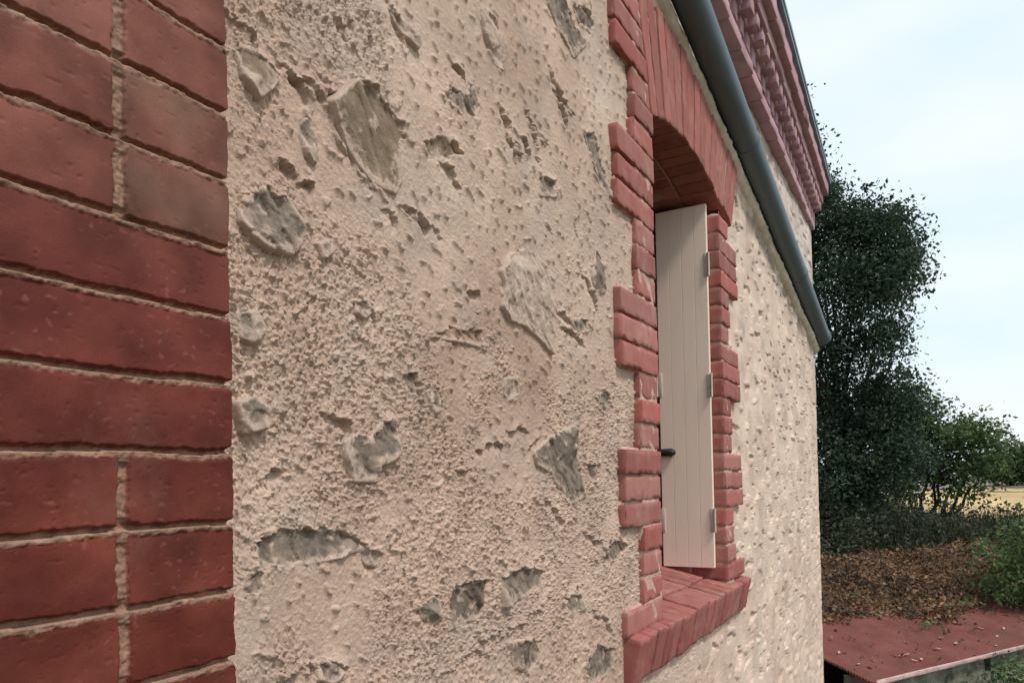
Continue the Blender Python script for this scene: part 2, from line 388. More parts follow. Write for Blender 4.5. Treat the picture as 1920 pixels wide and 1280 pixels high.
# ---- wall sheet
pxs = np.arange(424, 1548, 1.25)
xs = np.array([onY(p, 890)[0] for p in pxs])
xs = np.concatenate([np.linspace(-0.6, xs[0] - 0.01, 12), xs[xs < WX1 - 0.004], [WX1 - 0.003, WX1]])
zs = np.concatenate([np.linspace(GZ, -1.75, 16)[:-1], np.arange(-1.75, -0.9, 0.007), np.arange(-0.9, -0.30, 0.0026),
                     np.arange(-0.30, 0.72, 0.00118), np.arange(0.72, 1.40, 0.0026), np.arange(1.40, 1.80, 0.008)])
XX, ZZ = np.meshgrid(xs, zs, indexing='ij')
X = XX.ravel(); Z = ZZ.ravel()
def rough_height(X, Z):
    wx = X + 0.0030 * perlin(X / 0.016, Z / 0.016, 91); wz = Z + 0.0030 * perlin(X / 0.016, Z / 0.016, 92)
    h = 0.006 * fbm(X, Z, 0.42, 3, 1) + 0.0016 * fbm(X, Z, 0.085, 2, 5)
    far = sst(1.7, 2.7, X)
    dens = sst(-0.35, 0.30, fbm(X, Z, 0.26, 3, 33) + 0.45 * sst(0.75, -0.1, Z) - 0.75 * sst(0.80, 1.3, X) * sst(-0.15, .35, Z) - 0.10)
    dens = dens * (1 - 0.75 * far)
    # grains: short crumbs and pits leaning like a backslash
    mixw = sst(-0.18, 0.18, fbm(X, Z, 0.16, 3, 41))
    lay = 0; pit = 0
    for ang, w, sd_ in ((-62, mixw, 0), (-22, 1 - mixw, 300)):
        c, s_ = math.cos(math.radians(ang)), math.sin(math.radians(ang))
        a = wx * c + wz * s_; b = -wx * s_ + wz * c
        g1 = perlin(a / 0.0052, b / 0.0036, 51 + sd_); g2 = perlin(a / 0.0060, b / 0.0040, 57 + sd_)
        g3 = perlin(a / 0.0095, b / 0.0062, 63 + sd_); g4 = perlin(a / 0.0105, b / 0.0066, 65 + sd_)
        up = (0.20 + 0.80 * dens) * 0.0030 * sst(0.22, 0.40, g1)
        dn = -(0.05 + 0.80 * dens) * 0.0024 * sst(0.34, 0.48, g2)
        q_ = (0.22 + 0.78 * dens) * (1 - .5 * far)
        up = up + q_ * 0.0048 * sst(0.36, 0.52, g3)
        dn = dn - q_ * 0.0028 * sst(0.46, 0.60, g4)
        lay = lay + w * up; pit = pit + w * dn
    lay = lay + (1 - far) * 0.0046 * sst(0.44, 0.58, perlin(a / 0.022, b / 0.013, 71))
    L_ = lay.reshape(XX.shape).copy()
    for j_ in range(L_.shape[1] - 2, -1, -1):
        k_ = math.exp(-(zs[j_ + 1] - zs[j_]) / 0.0042)
        L_[:, j_] = np.maximum(L_[:, j_], L_[:, j_ + 1] * k_)
    lay = L_.ravel() + pit
    h = h + lay
    h = h + 0.0005 * fbm(X, Z, 0.008, 2, 81) * (1 - .6 * far)
    # far part of the wall: smoother coat with sparse upright dabs and nicks
    h = h + far * (0.007 * sst(0.40, 0.56, perlin(wx / 0.085, wz / 0.060, 141)) - 0.013 * sst(0.50, 0.62, perlin(wx / 0.080, wz / 0.055, 147)) + 0.004 * fbm(X, Z, 0.11, 2, 151))
    return h
H = rough_height(X, Z)
# torn lips: bright raised edge above, a shaded hollow below
def tear(xc, zc, L, w, d, ang, seed):
    c, s_ = math.cos(ang), math.sin(ang)
    i0, i1 = np.searchsorted(xs, [xc - L * 1.5 - w * 3, xc + L * 1.5 + w * 3])
    j0, j1 = np.searchsorted(zs, [zc - L * 1.5 - w * 3, zc + L * 1.5 + w * 3])
    if i1 - i0 < 2 or j1 - j0 < 2: return
    x = XX[i0:i1, j0:j1] - xc; z = ZZ[i0:i1, j0:j1] - zc
    a = x * c + z * s_; b = -x * s_ + z * c
    b = b + 0.8 * w * perlin(a / (w * 2.3) + seed, a * 0 + seed * 0.37, 7) + 0.35 * w * perlin(a / (w * .8) + seed, b / (w * 1.5), 8) + 0.6 * w * (a / L) ** 2 + .15 * w * perlin(a / (w * .3), b / (w * .3) + seed, 9)
    d = d * (0.65 + 0.7 * perlin(a / (w * 1.7) + 3 + seed, b / (w * 3), 11))
    win = np.exp(-(a / L) ** 4)
    prof = np.where(b > 0, 0.75 * np.exp(-b / (0.7 * w)), -np.clip(1 + b / (1.5 * w), 0, 1) ** 1.3)
    k = np.clip((b + 0.12 * w) / (0.24 * w), 0, 1)
    prof = np.where(np.abs(b) < 0.12 * w, k * 0.75 - (1 - k), prof)
    HH[i0:i1, j0:j1] += d * prof * win
HH = H.reshape(XX.shape)
TEARS = [(790,405,38,-8,.9),(735,397,14,-30,1),(600,553,22,-5,.7),(850,628,45,4,.6),(545,310,18,-40,1),(575,340,14,-20,1),(845,325,20,-25,.8),
         (1050,190,30,-50,.9),(950,230,14,-60,1),(1000,250,26,-55,.7),(960,275,14,-45,.9),(985,275,12,-40,.9),(560,150,28,-45,1),
         (920,832,28,5,.9),(968,803,24,8,1),(865,880,18,15,.9),(690,1030,34,-35,1.2),(730,1012,12,40,1),(1120,1015,26,-20,1),(1155,1035,18,25,1.1),
         (975,1165,40,12,.9),(920,1190,40,5,.8),(640,790,34,-42,.9),(720,800,24,30,.9),(470,60,24,-30,.8),(590,165,20,-30,.9),(860,130,12,-20,.9),
         (1075,625,22,-10,1),(1110,545,20,-45,.9),(885,545,12,0,1),(700,590,14,-20,.8),(1055,590,20,-5,.8),(1070,1110,22,20,1),(1120,1130,20,35,1),
         (1130,1160,24,-30,1),(1015,1130,18,15,.9),(880,1225,30,8,.7),(560,1255,40,10,.7),(640,1245,24,-10,.8),(515,890,20,20,.8),(700,170,12,-20,.9),
         (775,720,14,-60,.9),(1000,830,16,30,.9),(1040,960,26,-35,.9),(985,1075,26,15,.8),(1030,1050,18,30,.8),(740,40,26,-45,.7),(640,50,14,-30,.8)]
for k, (px, py, L, ang, dd) in enumerate(TEARS):
    w = onY(px, py); sx = (onY(px + L, py) - w)[0]
    tear(w[0], w[2], max(sx, 0.008) * 0.9, 0.011 + 0.004 * random.random(), 0.0135 * dd, math.radians(ang), k * 1.7)
for k in range(70):
    x = 0.55 + 4.7 * random.random() ** 1.1; z = random.uniform(-1.3, 1.35)
    L = random.uniform(0.008, 0.028) * (1 + 0.5 * (x > 1.9)); 
    tear(x, z, L, random.uniform(0.004, 0.009), random.uniform(0.002, 0.0050), math.radians(random.gauss(-25, 35)), k * 0.77)
# stones: the render breaks off round each one
stone_geo = []
G_STONE = []
for kind, poly, off, tilt in STONES:
    W = pts2wall(poly); G_STONE.append(W)
    lo, hi = W.min(0), W.max(0)
    m = 0.06
    i0, i1 = np.searchsorted(xs, [lo[0] - m, hi[0] + m]); j0, j1 = np.searchsorted(zs, [lo[1] - m, hi[1] + m])
    gx = XX[i0:i1, j0:j1]; gz = ZZ[i0:i1, j0:j1]
    P = np.stack([gx.ravel(), gz.ravel()], 1)
    d = poly_sdf(P, W).reshape(gx.shape)
    d = d + 0.0055 * fbm(gx, gz, 0.022, 3, 211) + 0.002
    cz = W[:, 1].mean(); hz = (hi[1] - lo[1]) / 2
    up = np.clip((gz - cz) / hz * 0.6 + 0.5, 0.1, 1)
    lip = 0.0045 * up * np.exp(-np.clip(d, 0, 1) / 0.010) * sst(-0.2, 0.3, fbm(gx, gz, 0.03, 2, 223))
    HH[i0:i1, j0:j1] = np.where(d > 0, HH[i0:i1, j0:j1] + lip, HH[i0:i1, j0:j1] * sst(-0.012, 0, d) + lip) - 0.028 * sst(0.001, -0.006, d)
# fade to the flat line at the far corner and under the brickwork
HH *= sst(0.0, 0.02, WX1 - XX) * 0.85 + 0.15
H = HH.ravel()
V = np.stack([X, -H, Z], 1)
nx, nz_ = XX.shape
idx = np.arange(nx * nz_).reshape(nx, nz_)
Fq = np.stack([idx[:-1, :-1], idx[1:, :-1], idx[1:, 1:], idx[:-1, 1:]], -1).reshape(-1, 4)
cx = (xs[:-1] + xs[1:]) / 2; cz_ = (zs[:-1] + zs[1:]) / 2
CX, CZ = np.meshgrid(cx, cz_, indexing='ij')
hole = (CX > 1.85) & (CX < 2.76) & (CZ > -0.42) & (CZ < 1.14)
Fq = Fq[~hole.ravel()]
# corner return so the wall has thickness
ne = idx[-1]
Vb = V[ne].copy(); Vb[:, 1] = 0.30
base = len(V); V = np.concatenate([V, Vb])
jj = np.arange(len(ne) - 1)
Fr = np.stack([ne[jj], base + jj, base + jj + 1, ne[jj + 1]], 1)
# colour of the mix itself: warmer below, yellower and paler further on (patchy)
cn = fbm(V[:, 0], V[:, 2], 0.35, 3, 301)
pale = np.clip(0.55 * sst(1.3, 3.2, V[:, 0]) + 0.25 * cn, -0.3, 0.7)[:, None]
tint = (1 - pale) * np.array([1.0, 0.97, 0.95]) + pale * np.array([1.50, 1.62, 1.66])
pink = np.clip(0.5 - 0.5 * V[:, 2] + 0.5 * fbm(V[:, 0], V[:, 2], 0.22, 2, 310), 0, 1)[:, None]
gp = (0.5 * sst(0.15, 0.7, fbm(V[:, 0], V[:, 2], 0.17, 4, 315)))[:, None]
tint = tint * (1 - gp) + gp * tint * np.array([0.88, 0.94, 1.0])
tint = tint * (1 - 0.08 * pink * np.array([0.6, 1.2, 1.1]))
ledge_l = 1.367 - 0.1774 * (V[:, 0] - 2.2)
st = sst(0.16, 0.0, np.abs(V[:, 2] - ledge_l + 0.03)) * (V[:, 2] < ledge_l + .02) * sst(-0.5, 0.3, fbm(V[:, 0], V[:, 2], 0.12, 3, 321))
tint = tint * (1 - 0.45 * st[:, None])  # patchy darker band just below the ledge line
up = sst(ledge_l, ledge_l + 0.03, V[:, 2])[:, None] * (V[:, 0] > 1.8)[:, None]
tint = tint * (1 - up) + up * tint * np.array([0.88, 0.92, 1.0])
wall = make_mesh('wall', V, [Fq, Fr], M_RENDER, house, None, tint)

# ---- the stones themselves, sub-parts of the wall
REN = np.array([0.53, 0.395, 0.315])
PAL = {'grey': ((.105, .098, .090), (.270, .250, .228)), 'olive': ((.165, .138, .100), (.260, .228, .180)), 'pale': ((.270, .235, .205), (.600, .545, .500)),
       'dark': ((.070, .062, .055), (.190, .165, .145)), 'brown': ((.160, .105, .080), (.330, .240, .180))}
def stone_mesh(kind, W, off, tilt, seed):
    rg = np.random.default_rng(seed)
    lo, hi = W.min(0) - 0.010, W.max(0) + 0.010
    st_ = max(0.0018, 0.0015 * (lo[0] + hi[0]) / 2 / 0.8)
    sx_ = np.arange(lo[0], hi[0] + st_, st_); sz_ = np.arange(lo[1], hi[1] + st_, st_)
    A, B = np.meshgrid(sx_, sz_, indexing='ij')
    d = poly_sdf(np.stack([A.ravel(), B.ravel()], 1), W).reshape(A.shape)
    a0, b0 = W.mean(0); size = (hi - lo).max()
    th = math.radians(rg.uniform(-72, -48)); c, s_ = math.cos(th), math.sin(th)
    aa, bb = A * c + B * s_, -A * s_ + B * c
    # broken face: the lowest of a few tilted planes, with cleavage steps
    rg_ = {'olive': 0.45, 'pale': 0.8}.get(kind, 1.0)
    h = np.full(A.shape, 0.004)
    for _ in range(5):
        g = rg.normal(size=2) * 0.22 + np.array([tilt[0] * .25, -tilt[1] * .25]); p = np.array([a0, b0]) + rg.uniform(-.3, .3, 2) * (hi - lo)
        h = np.minimum(h, 0.001 + g[0] * (A - p[0]) + g[1] * (B - p[1]))
    h = np.clip(h, -0.007, 0.02)
    h = off + h + rg_ * (0.0009 * fbm(A, B, 0.02, 4, seed + 3, .6) + 0.0009 * fbm(aa * 0.22, bb, 0.009, 2, seed + 31))
    stp = perlin(aa / 0.06, bb / 0.028, seed + 5)
    h = h + rg_ * 0.0030 * sst(0.02, 0.05, stp) + rg_ * 0.0022 * sst(0.25, 0.27, perlin(aa / 0.035, bb / 0.016, seed + 8))
    low = np.clip((b0 - B) / (hi[1] - lo[1]) * 1.6 + 0.35, 0, 1)
    h = h + 0.0028 + 0.0022 * low
    h = h - 0.030 * sst(0.002, 0.010, d)
    st = 0.5 + 0.5 * fbm(aa * 0.3, bb, 0.012, 3, seed + 41); mo = 0.5 + 0.6 * fbm(A, B, 0.045, 4, seed + 47, .6)
    k = np.clip(0.45 * st + 0.55 * mo, 0, 1)[..., None]
    d0, d1 = (np.array(q) for q in PAL[kind])
    col = (d0 * (1 - k) + d1 * k) * np.array([1.13, 0.94, 0.81])
    vein = sst(0.03, 0.0, np.abs(perlin(aa / 0.05, bb / 0.02, seed + 53)))[..., None] * 0.35
    col = col * (1 - vein) + vein * d1 * 1.5
    film = sst(-0.005, 0.001, d + 0.007 * fbm(A, B, 0.018, 3, seed + 61)) + 0.8 * sst(0.50, 0.75, fbm(A, B, 0.03, 3, seed + 67)) + (0.6 if off < .0035 else .15) * sst(0.1, 0.45, (b0 - B) / size + 0.35 * fbm(A, B, .02, 3, seed + 71))
    film = film + low * sst(-0.016, 0.0, d + 0.016 * fbm(A, B, 0.014, 4, seed + 77, .6))
    film = np.clip(film, 0, 0.94)[..., None]
    col = col * (1 - film) + REN * film
    h = h + 0.0020 * film[..., 0]
    V = np.stack([A.ravel(), -h.ravel(), B.ravel()], 1)
    n, m = A.shape; I = np.arange(n * m).reshape(n, m)
    F = np.stack([I[:-1, :-1], I[1:, :-1], I[1:, 1:], I[:-1, 1:]], -1)
    keep = (d[:-1, :-1] < 0.010)
    return V, F[keep].reshape(-1, 4), col.reshape(-1, 3)
for k, ((kind, poly, off, tilt), W) in enumerate(zip(STONES, G_STONE)):
    V_, F_, C_ = stone_mesh(kind, W, off * 0.5, tilt, 400 + k * 13)
    make_mesh('stone', V_, [F_], M_STONE, wall, None, C_)

# ---- solid body behind the facing
bd = MB()
bd.box((-0.6, 0.30, GZ), (WX1 - 0.004, 5.0, 1.74), 0, (1, 1, 1), r=0.001)
bd.box((WX1 - 0.12, 0.012, GZ), (WX1 - 0.008, 0.31, 1.74), 0, (1, 1, 1), r=0.001)
bd.box((3.05, 0.05, GZ), (3.10, 0.31, 1.74), r=0.001)
bd.build('rear_wall', M_RENDER, house)

# ---- brick pier on the left (front plane 4 cm proud of the roughcast)
PY = -0.043; PX1 = 0.517; PITCH_B = 0.07
pz0 = 0.383
pxs_ = np.concatenate([np.arange(-0.7, 0.25, 0.006), np.arange(0.25, PX1 - 0.0005, 0.0013), [PX1]])
pzs = np.concatenate([np.linspace(GZ, -1.0, 30)[:-1], np.arange(-1.0, -0.30, 0.006), np.arange(-0.30, 0.62, 0.0013), np.arange(0.62, 1.73, 0.006)])
A, B = np.meshgrid(pxs_, pzs, indexing='ij'); a = A.ravel(); b = B.ravel()
wob = 0.0022 * fbm(a, b, 0.09, 2, 501)
row = np.floor((pz0 - b + wob) / PITCH_B).astype(int)
zl = (pz0 - b + wob) - row * PITCH_B - PITCH_B / 2                 # local, +down
kind_j = ((row + 1) % 6) < 3
L = 0.228
dd = PX1 + 0.004 - a + 0.002 * perlin(b / 0.05, a / 0.3, 507)
first = np.where(kind_j, 0.122, 0.228)
q = np.where(dd < first, 0, 1 + np.floor((dd - first) / L)).astype(int)
start = np.where(q == 0, 0, first + (q - 1) * L)
wid = np.where(q == 0, first, L)
xl = dd - start - wid / 2
xl = np.where(q == 0, xl - 0.0, xl)
bw = wid / 2 - 0.0052; bh = PITCH_B / 2 - 0.0048
bwl = np.where(q == 0, wid / 2 - 0.0058, bw)
# the first brick runs right to the corner
ex = np.where((q == 0) & (xl < 0), np.abs(xl) - (wid / 2 + 0.01), np.abs(xl) - bw)
ez = np.abs(zl) - bh
ed = np.maximum(ex, ez) + 0.0014 * fbm(a, b, 0.012, 4, 511, .65) + 0.0014 * np.clip(perlin(a / 0.03, b / 0.03, 515), 0, 1)
rnd = np.minimum(np.maximum(ex, -0.004), 0) ** 1
bid = row * 37 + q * 11 + 5000
rs = np.random.RandomState(3); tab = rs.rand(12000, 4)
hb = 0.0018 * (tab[bid, 0] - 0.5) + (tab[bid, 1] - 0.5) * 0.02 * xl + (tab[bid, 2] - 0.5) * 0.04 * zl
hb = hb + 0.0005 * fbm(a, b, 0.04, 3, 521) - 0.0008 * sst(0.58, 0.72, perlin(a / 0.006, b / 0.005, 525)) * sst(0, .4, perlin(a / .05, b / .05, 526)) - 0.0005 * sst(0.62, 0.72, perlin(a / 0.014, b / 0.006, 527))
hb = hb - 0.0005 * sst(-0.003, 0.0, ed) ** 2
hm = -0.0038 + 0.0015 * fbm(a, b, 0.008, 3, 531, 0.7) + 0.0035 * np.clip(-zl / 0.035, -1, 1) * (ez > -0.006) * np.sign(zl) * np.sign(zl)
# struck joint: deeper under the upper brick, fuller above the lower one
jt = np.where(np.abs(zl) > bh - 0.002, np.where(zl > 0, -1, 1), 0)
hm = hm + 0.0009 * jt
w_ = sst(0.0014, -0.0012, ed)
hh = hb * w_ + hm * (1 - w_)
ea = sst(0.010, 0.0, PX1 - a)
V = np.stack([a + ea * (0.0016 * fbm(b, b * 0 + .3, 0.03, 4, 561, .6) - 0.0025 * (1 - w_)), PY - hh, b], 1)
n, m = A.shape; I = np.arange(n * m).reshape(n, m)
F = np.stack([I[:-1, :-1], I[1:, :-1], I[1:, 1:], I[:-1, 1:]], -1).reshape(-1, 4)
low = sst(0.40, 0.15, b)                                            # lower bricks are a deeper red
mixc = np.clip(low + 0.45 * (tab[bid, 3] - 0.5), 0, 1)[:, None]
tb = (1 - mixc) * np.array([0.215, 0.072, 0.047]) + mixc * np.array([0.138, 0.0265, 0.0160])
brn = ((q == 0) & ((row == 0) | (row == 1)))[:, None]
bk = brn * np.clip(0.65 + 0.5 * fbm(a, b, 0.06, 2, 543), 0.1, 1)[:, None]
tb = tb * (1 - bk) + bk * np.array([0.165, 0.075, 0.048])
mot = fbm(a, b, 0.07, 3, 541)[:, None]
tb = tb * (1 + 0.42 * np.clip(mot, -0.6, 1.2) * np.array([1, 1.3, 1.5])) 
spk = (sst(0.50, 0.62, perlin(a / 0.009, b / 0.006, 545)) * sst(-0.1, .4, perlin(a / 0.06, b / 0.06, 546)))[:, None]
tb = tb * (1 - spk * 0.5) + spk * 0.5 * np.array([0.27, 0.09, 0.075])
mc = np.array([0.30, 0.170, 0.115]) * (1 + 0.28 * np.clip(fbm(a, b, 0.012, 3, 551), -1, 1))[:, None] * (1 + 0.12 * fbm(a, b, 0.10, 2, 553))[:, None]
wb = sst(0.0016, -0.0002, ed + 0.0008 * perlin(a / 0.004, b / 0.004, 557))[:, None]
tb = tb * wb + mc * (1 - wb)
e0 = len(V); edge = I[-1]
Vs = V[edge].copy(); Vs[:, 1] = 0.02; V = np.concatenate([V, Vs]); tb = np.concatenate([tb, tb[edge]])
j = np.arange(len(edge) - 1)
Fs = np.stack([edge[j], e0 + j, e0 + j + 1, edge[j + 1]], 1)
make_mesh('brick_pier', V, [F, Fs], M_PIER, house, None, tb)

# ---- window brickwork
WB = np.array([0.385, 0.132, 0.109])
def wtint(v=1.0):
    k = 0.94 + v * random.uniform(-0.22, 0.22); g = 1.03 + v * random.uniform(-0.18, 0.2)
    return WB * k * np.array([1, g, g])
CP = 0.0662
def jamb(x_in, x_w, x_n, sgn, zoff, top, ztop):
    mb = MB()
    k = 0; z = SILL_TOP + zoff
    lo_, hi_ = min(x_in, x_n) + 0.004, max(x_in, x_n) - 0.004
    mb.box((lo_, BF + 0.004, SILL_TOP - 0.03), (hi_, 0.30, ztop), 1, (1, 1, 1), seg=0.02, r=0.004, jit=0.004, seed=int(x_in * 50), jsc=0.03)
    while z < ztop - 0.02:
        wide = ((k + 2) // 3) % 2 == 0
        xo = (x_w if wide else x_n) + random.uniform(-0.006, 0.006)
        if wide:                              # mortar bed of the tooth
            l2, h2 = min(x_in, xo) + 0.006, max(x_in, xo) - 0.006
            mb.box((l2, BF + 0.011, z - 0.001), (h2, 0.05, z + CP), 1, (1, 1, 1), seg=0.02, r=0.003, jit=0.003, seed=k + 60, jsc=0.03)
        gap = random.uniform(0.005, 0.0095)
        y0 = BF + random.uniform(-0.004, 0.003)
        l, h = min(x_in, xo), max(x_in, xo)
        hgt = min(CP - gap, ztop - z)
        t = wtint()
        mb.box((l, y0, z), (h, 0.108, z + hgt), 0, t, seg=0.011, r=random.uniform(0.0014, 0.0028), jit=0.0012, seed=k + int(100 * x_in), jsc=0.07)
        mb.box((l if sgn < 0 else x_in + 0.001, 0.118, z + 0.001), (x_in - 0.001 if sgn < 0 else h, 0.235, z + hgt - 0.001), 0, wtint(), seg=0.03, r=0.004, jit=0.002, seed=k + 31)
        z += CP; k += 1
    return mb.build('window_jamb', [M_BRICK, M_WMORT], house)
ledge_z = lambda x: 1.367 - 0.1774 * (x - 2.2)
jamb(OX0, 1.690, 1.812, -1, 0.0, None, 1.40)
jamb(OX1, 2.945, 2.800, 1, 0.012, None, 0.955)

# segmental arch of bricks on end
mb = MB()
RC = np.array([2.317, -0.068]); RA = 1.128
NB = 12
th0, th1 = math.atan2(SPRING - RC[1], OX0 - RC[0]), math.atan2(SPRING - RC[1], OX1 - RC[0])
tha = np.linspace(th0, th1, NB + 1)
bwid = abs(th0 - th1) * RA / NB
extra = [th1 - (i + 1) * bwid / RA for i in range(3)]
cents = [(tha[i] + tha[i + 1]) / 2 for i in range(NB)] + [th1 - (i + 0.5) * bwid / RA for i in range(3)]
for i, t in enumerate(cents):
    c = np.array([math.cos(t), math.sin(t)])
    p0 = RC + c * (RA + (0.0 if i < NB else 0.012 * (i - NB + 1)))
    Lmax = 0.305 + random.uniform(-0.012, 0.012)
    topx = p0[0] + c[0] * 0.27
    Lmax = min(Lmax, (ledge_z(topx) - 0.004 - p0[1]) / c[1])
    ang = t - math.pi / 2
    M = Matrix.Translation((p0[0], 0, p0[1])) @ Matrix.Rotation(-ang, 4, 'Y')
    w = bwid / 2 - random.uniform(0.0006, 0.0022)
    y0 = BF + random.uniform(-0.003, 0.002)
    mb.box((-w, y0, 0), (w, 0.105, Lmax), 0, wtint(0.45), seg=0.011, r=0.0014, jit=0.0010, seed=700 + i, M=M, jsc=0.07)
    mb.box((-w, 0.112, 0.002), (w, 0.24, 0.12), 0, wtint(), seg=0.04, r=0.003, jit=0.002, seed=730 + i, M=M)
    mb.box((-bwid / 2 - .001, BF + 0.0030, 0.003), (bwid / 2 + .001, 0.29, max(Lmax - 0.01, .05)), 1, (0.9, 0.85, 0.85), r=0.001, M=M)
mb.build('window_arch', [M_BRICK, M_WMORT], house)

# sill: row of bricks on edge, sloping forward
mb = MB()
SX0, SX1 = 1.700, 2.955
n = 18
tilt = math.radians(13)
for i in range(n):
    x0 = SX0 + (SX1 - SX0) * i / n; x1 = SX0 + (SX1 - SX0) * (i + 1) / n
    g = random.uniform(0.0006, 0.002)
    M = Matrix.Translation((0, BF - 0.028 + random.uniform(-0.004, 0.004), SILL_TOP - 0.006 + random.uniform(-0.004, 0.003))) @ Matrix.Rotation(tilt, 4, 'X')
    # front brick upright, bed brick behind
    mb.box((x0 + g, 0.0, -0.118), (x1 - g, 0.115, 0.0), 0, wtint(0.6) * np.array([0.95, 0.95, 0.98]), seg=0.011, r=0.0035, jit=0.0018, seed=800 + i, M=M, jsc=0.05)
    if OX0 - 0.03 < (x0 + x1) / 2 < OX1 + 0.03:
        mb.box((x0 + g, 0.120, -0.10), (x1 - g, 0.31, 0.002), 0, wtint() * np.array([0.95, 0.98, 1]), seg=0.02, r=0.003, jit=0.002, seed=830 + i, M=M, jsc=0.06)
M = Matrix.Translation((0, BF - 0.020, SILL_TOP - 0.010)) @ Matrix.Rotation(tilt, 4, 'X')
mb.box((SX0 + 0.006, 0.004, -0.110), (SX1 - 0.006, 0.12, -0.003), 1, (0.75, 0.62, 0.6), seg=0.03, r=0.004, jit=0.002, seed=850, M=M)
mb.box((OX0 - 0.01, 0.1, -0.110), (OX1 + 0.01, 0.34, -0.003), 1, (0.75, 0.62, 0.6), seg=0.03, r=0.004, jit=0.002, seed=851, M=M)
mb.build('window_sill', [M_BRICK, M_WMORT], house)

# casement deep in the opening
mb = MB()
for lo, hi in (((OX0, .245, -.36), (OX0 + .05, .29, 1.06)), ((OX1 - .05, .245, -.36), (OX1, .29, 1.06)), ((OX0 + .05, .246, -.36), (OX1 - .05, .29, -.29)),
               ((OX0 + .05, .246, .98), (OX1 - .05, .29, 1.10)), ((2.29, .247, -.29), (2.345, .289, .98))):
    mb.box(lo, hi, 0, r=0.004)
win = mb.build('window', M_FRAME, house)
for x0, x1 in ((OX0 + .05, 2.29), (2.345, OX1 - .05)):
    mb = MB(); mb.box((x0, .262, -.29), (x1, .268, .98), r=0.001); mb.build('pane', M_GLASS, win)

# folding shutter parked against the right reveal
mb = MB()
SXF, SXB = 2.654, 2.676
SY0, SY1, SZ0, SZ1 = 0.019, 0.207, -0.322, 0.987
npl = 4
for i in range(npl):
    ya = SY0 + (SY1 - SY0) * i / npl; yb = SY0 + (SY1 - SY0) * (i + 1) / npl
    mb.box((SXF, ya + 0.0003, SZ0), (SXB - 0.004, yb - 0.0003, SZ1), 0, r=0.0013)
mb.box((SXF + 0.0025, SY0 + 0.001, SZ0 + 0.002), (SXB, SY1 - 0.001, SZ1 - 0.002), 0, r=0.002)
shut = mb.build('shutter', M_SHUT, house, smooth=False)
def hinge(y, z, h=0.085):
    mb = MB()
    mb.box((SXF - 0.004, y - 0.007, z - h / 2), (SXF + 0.001, y + 0.007, z + h / 2), 0, r=0.001)
    mb.tube([(SXF - 0.006, y + (0.011 if y > .1 else -.010), z - h / 2), (SXF - 0.006, y + (0.011 if y > .1 else -.010), z + h / 2)], 0.0042, 10)
    mb.build('hinge', M_HINGE, shut)
for py in (495, 722, 975):
    d = ray(1333, py); hinge(SY0 + 0.003, d[2] * SXF / d[0])
for py in (722, 975):
    d = ray(1240, py); hinge(SY1 - 0.004, d[2] * SXF / d[0])
d = ray(1252, 848); zl_ = d[2] * SXF / d[0]
mb = MB()
mb.tube([(SXF - 0.012, SY1 + 0.012, zl_ + .002), (SXF - 0.012, SY1 - 0.02, zl_), (SXF - 0.012, SY1 - 0.045, zl_ - .001), (SXF - 0.012, SY1 - 0.058, zl_)], [0.013, 0.014, 0.016, 0.007], 10)
mb.box((SXF - 0.012, SY1 - 0.02, zl_ - 0.012), (SXF + 0.002, SY1 + 0.004, zl_ + 0.012), 0, r=0.002)
mb.build('latch', M_BLACK, shut)

# ---- mortar fillet running under the pipe
t = np.linspace(0, 1, 420)
lx = 1.40 + (WX1 + 0.004 - 1.40) * t
lz = ledge_z(lx) + 0.009 * fbm(lx, lx * 0, 0.35, 6, 601, .62) 
prof_n = 9
V = []; 
for kx in range(len(lx)):
    pr = 0.034 + 0.008 * perlin(np.array([lx[kx] / 0.40]), np.array([0.3]), 611)[0]
    hgt = 0.060 + 0.012 * perlin(np.array([lx[kx] / 0.33]), np.array([7.3]), 613)[0]
    for a_ in np.linspace(0, 1, prof_n):
        yy = 0.004 - pr * math.sin(math.pi * a_ * 0.86 + 0.0) ** 0.8 if 0 < a_ < 1 else 0.006
        zz = lz[kx] + hgt * a_
        V.append((lx[kx], yy, zz))
V = np.array(V)
V[:, 1] += 0.004 * fbm(V[:, 0], V[:, 2], 0.03, 4, 617) * (V[:, 1] < 0)
I = np.arange(len(lx) * prof_n).reshape(len(lx), prof_n)
F = np.stack([I[:-1, :-1], I[1:, :-1], I[1:, 1:], I[:-1, 1:]], -1).reshape(-1, 4)
make_mesh('mortar_fillet', V, [F, I[-1][None, :4], I[-1][None, 3:7]], M_LEDGE, house)

# ---- sloping pipe along the wall
mb = MB()
P0 = np.array([1.30, -0.068, 1.612]); P1 = np.array([5.345, -0.047, 0.925])
tt = np.linspace(0, 1, 40)[:, None]
pts = P0 + (P1 - P0) * tt
mb.tube(pts, 0.051, 28)
pipe = mb.build('drain_pipe', M_PIPE, house)
dv = (P1 - P0) / np.linalg.norm(P1 - P0)
mb = MB(); mb.tube([P1 - dv * 0.035, P1 - dv * 0.03, P1 + dv * 0.0, P1 + dv * 0.006], [0.052, 0.057, 0.057, 0.053], 28); mb.build('collar', M_PIPE, pipe)
for fr in (0.42, 0.74):
    c = P0 + (P1 - P0) * fr
    mb = MB(); mb.tube([c - dv * 0.011, c - dv * 0.010, c + dv * 0.010, c + dv * 0.011], [0.0515, 0.0535, 0.0535, 0.0515], 28)
    mb.box((c[0] - 0.010, c[1], c[2] - 0.010), (c[0] + 0.010, 0.03, c[2] + 0.010), 0, r=0.002)
    mb.build('pipe_clip', M_PIPE, pipe)

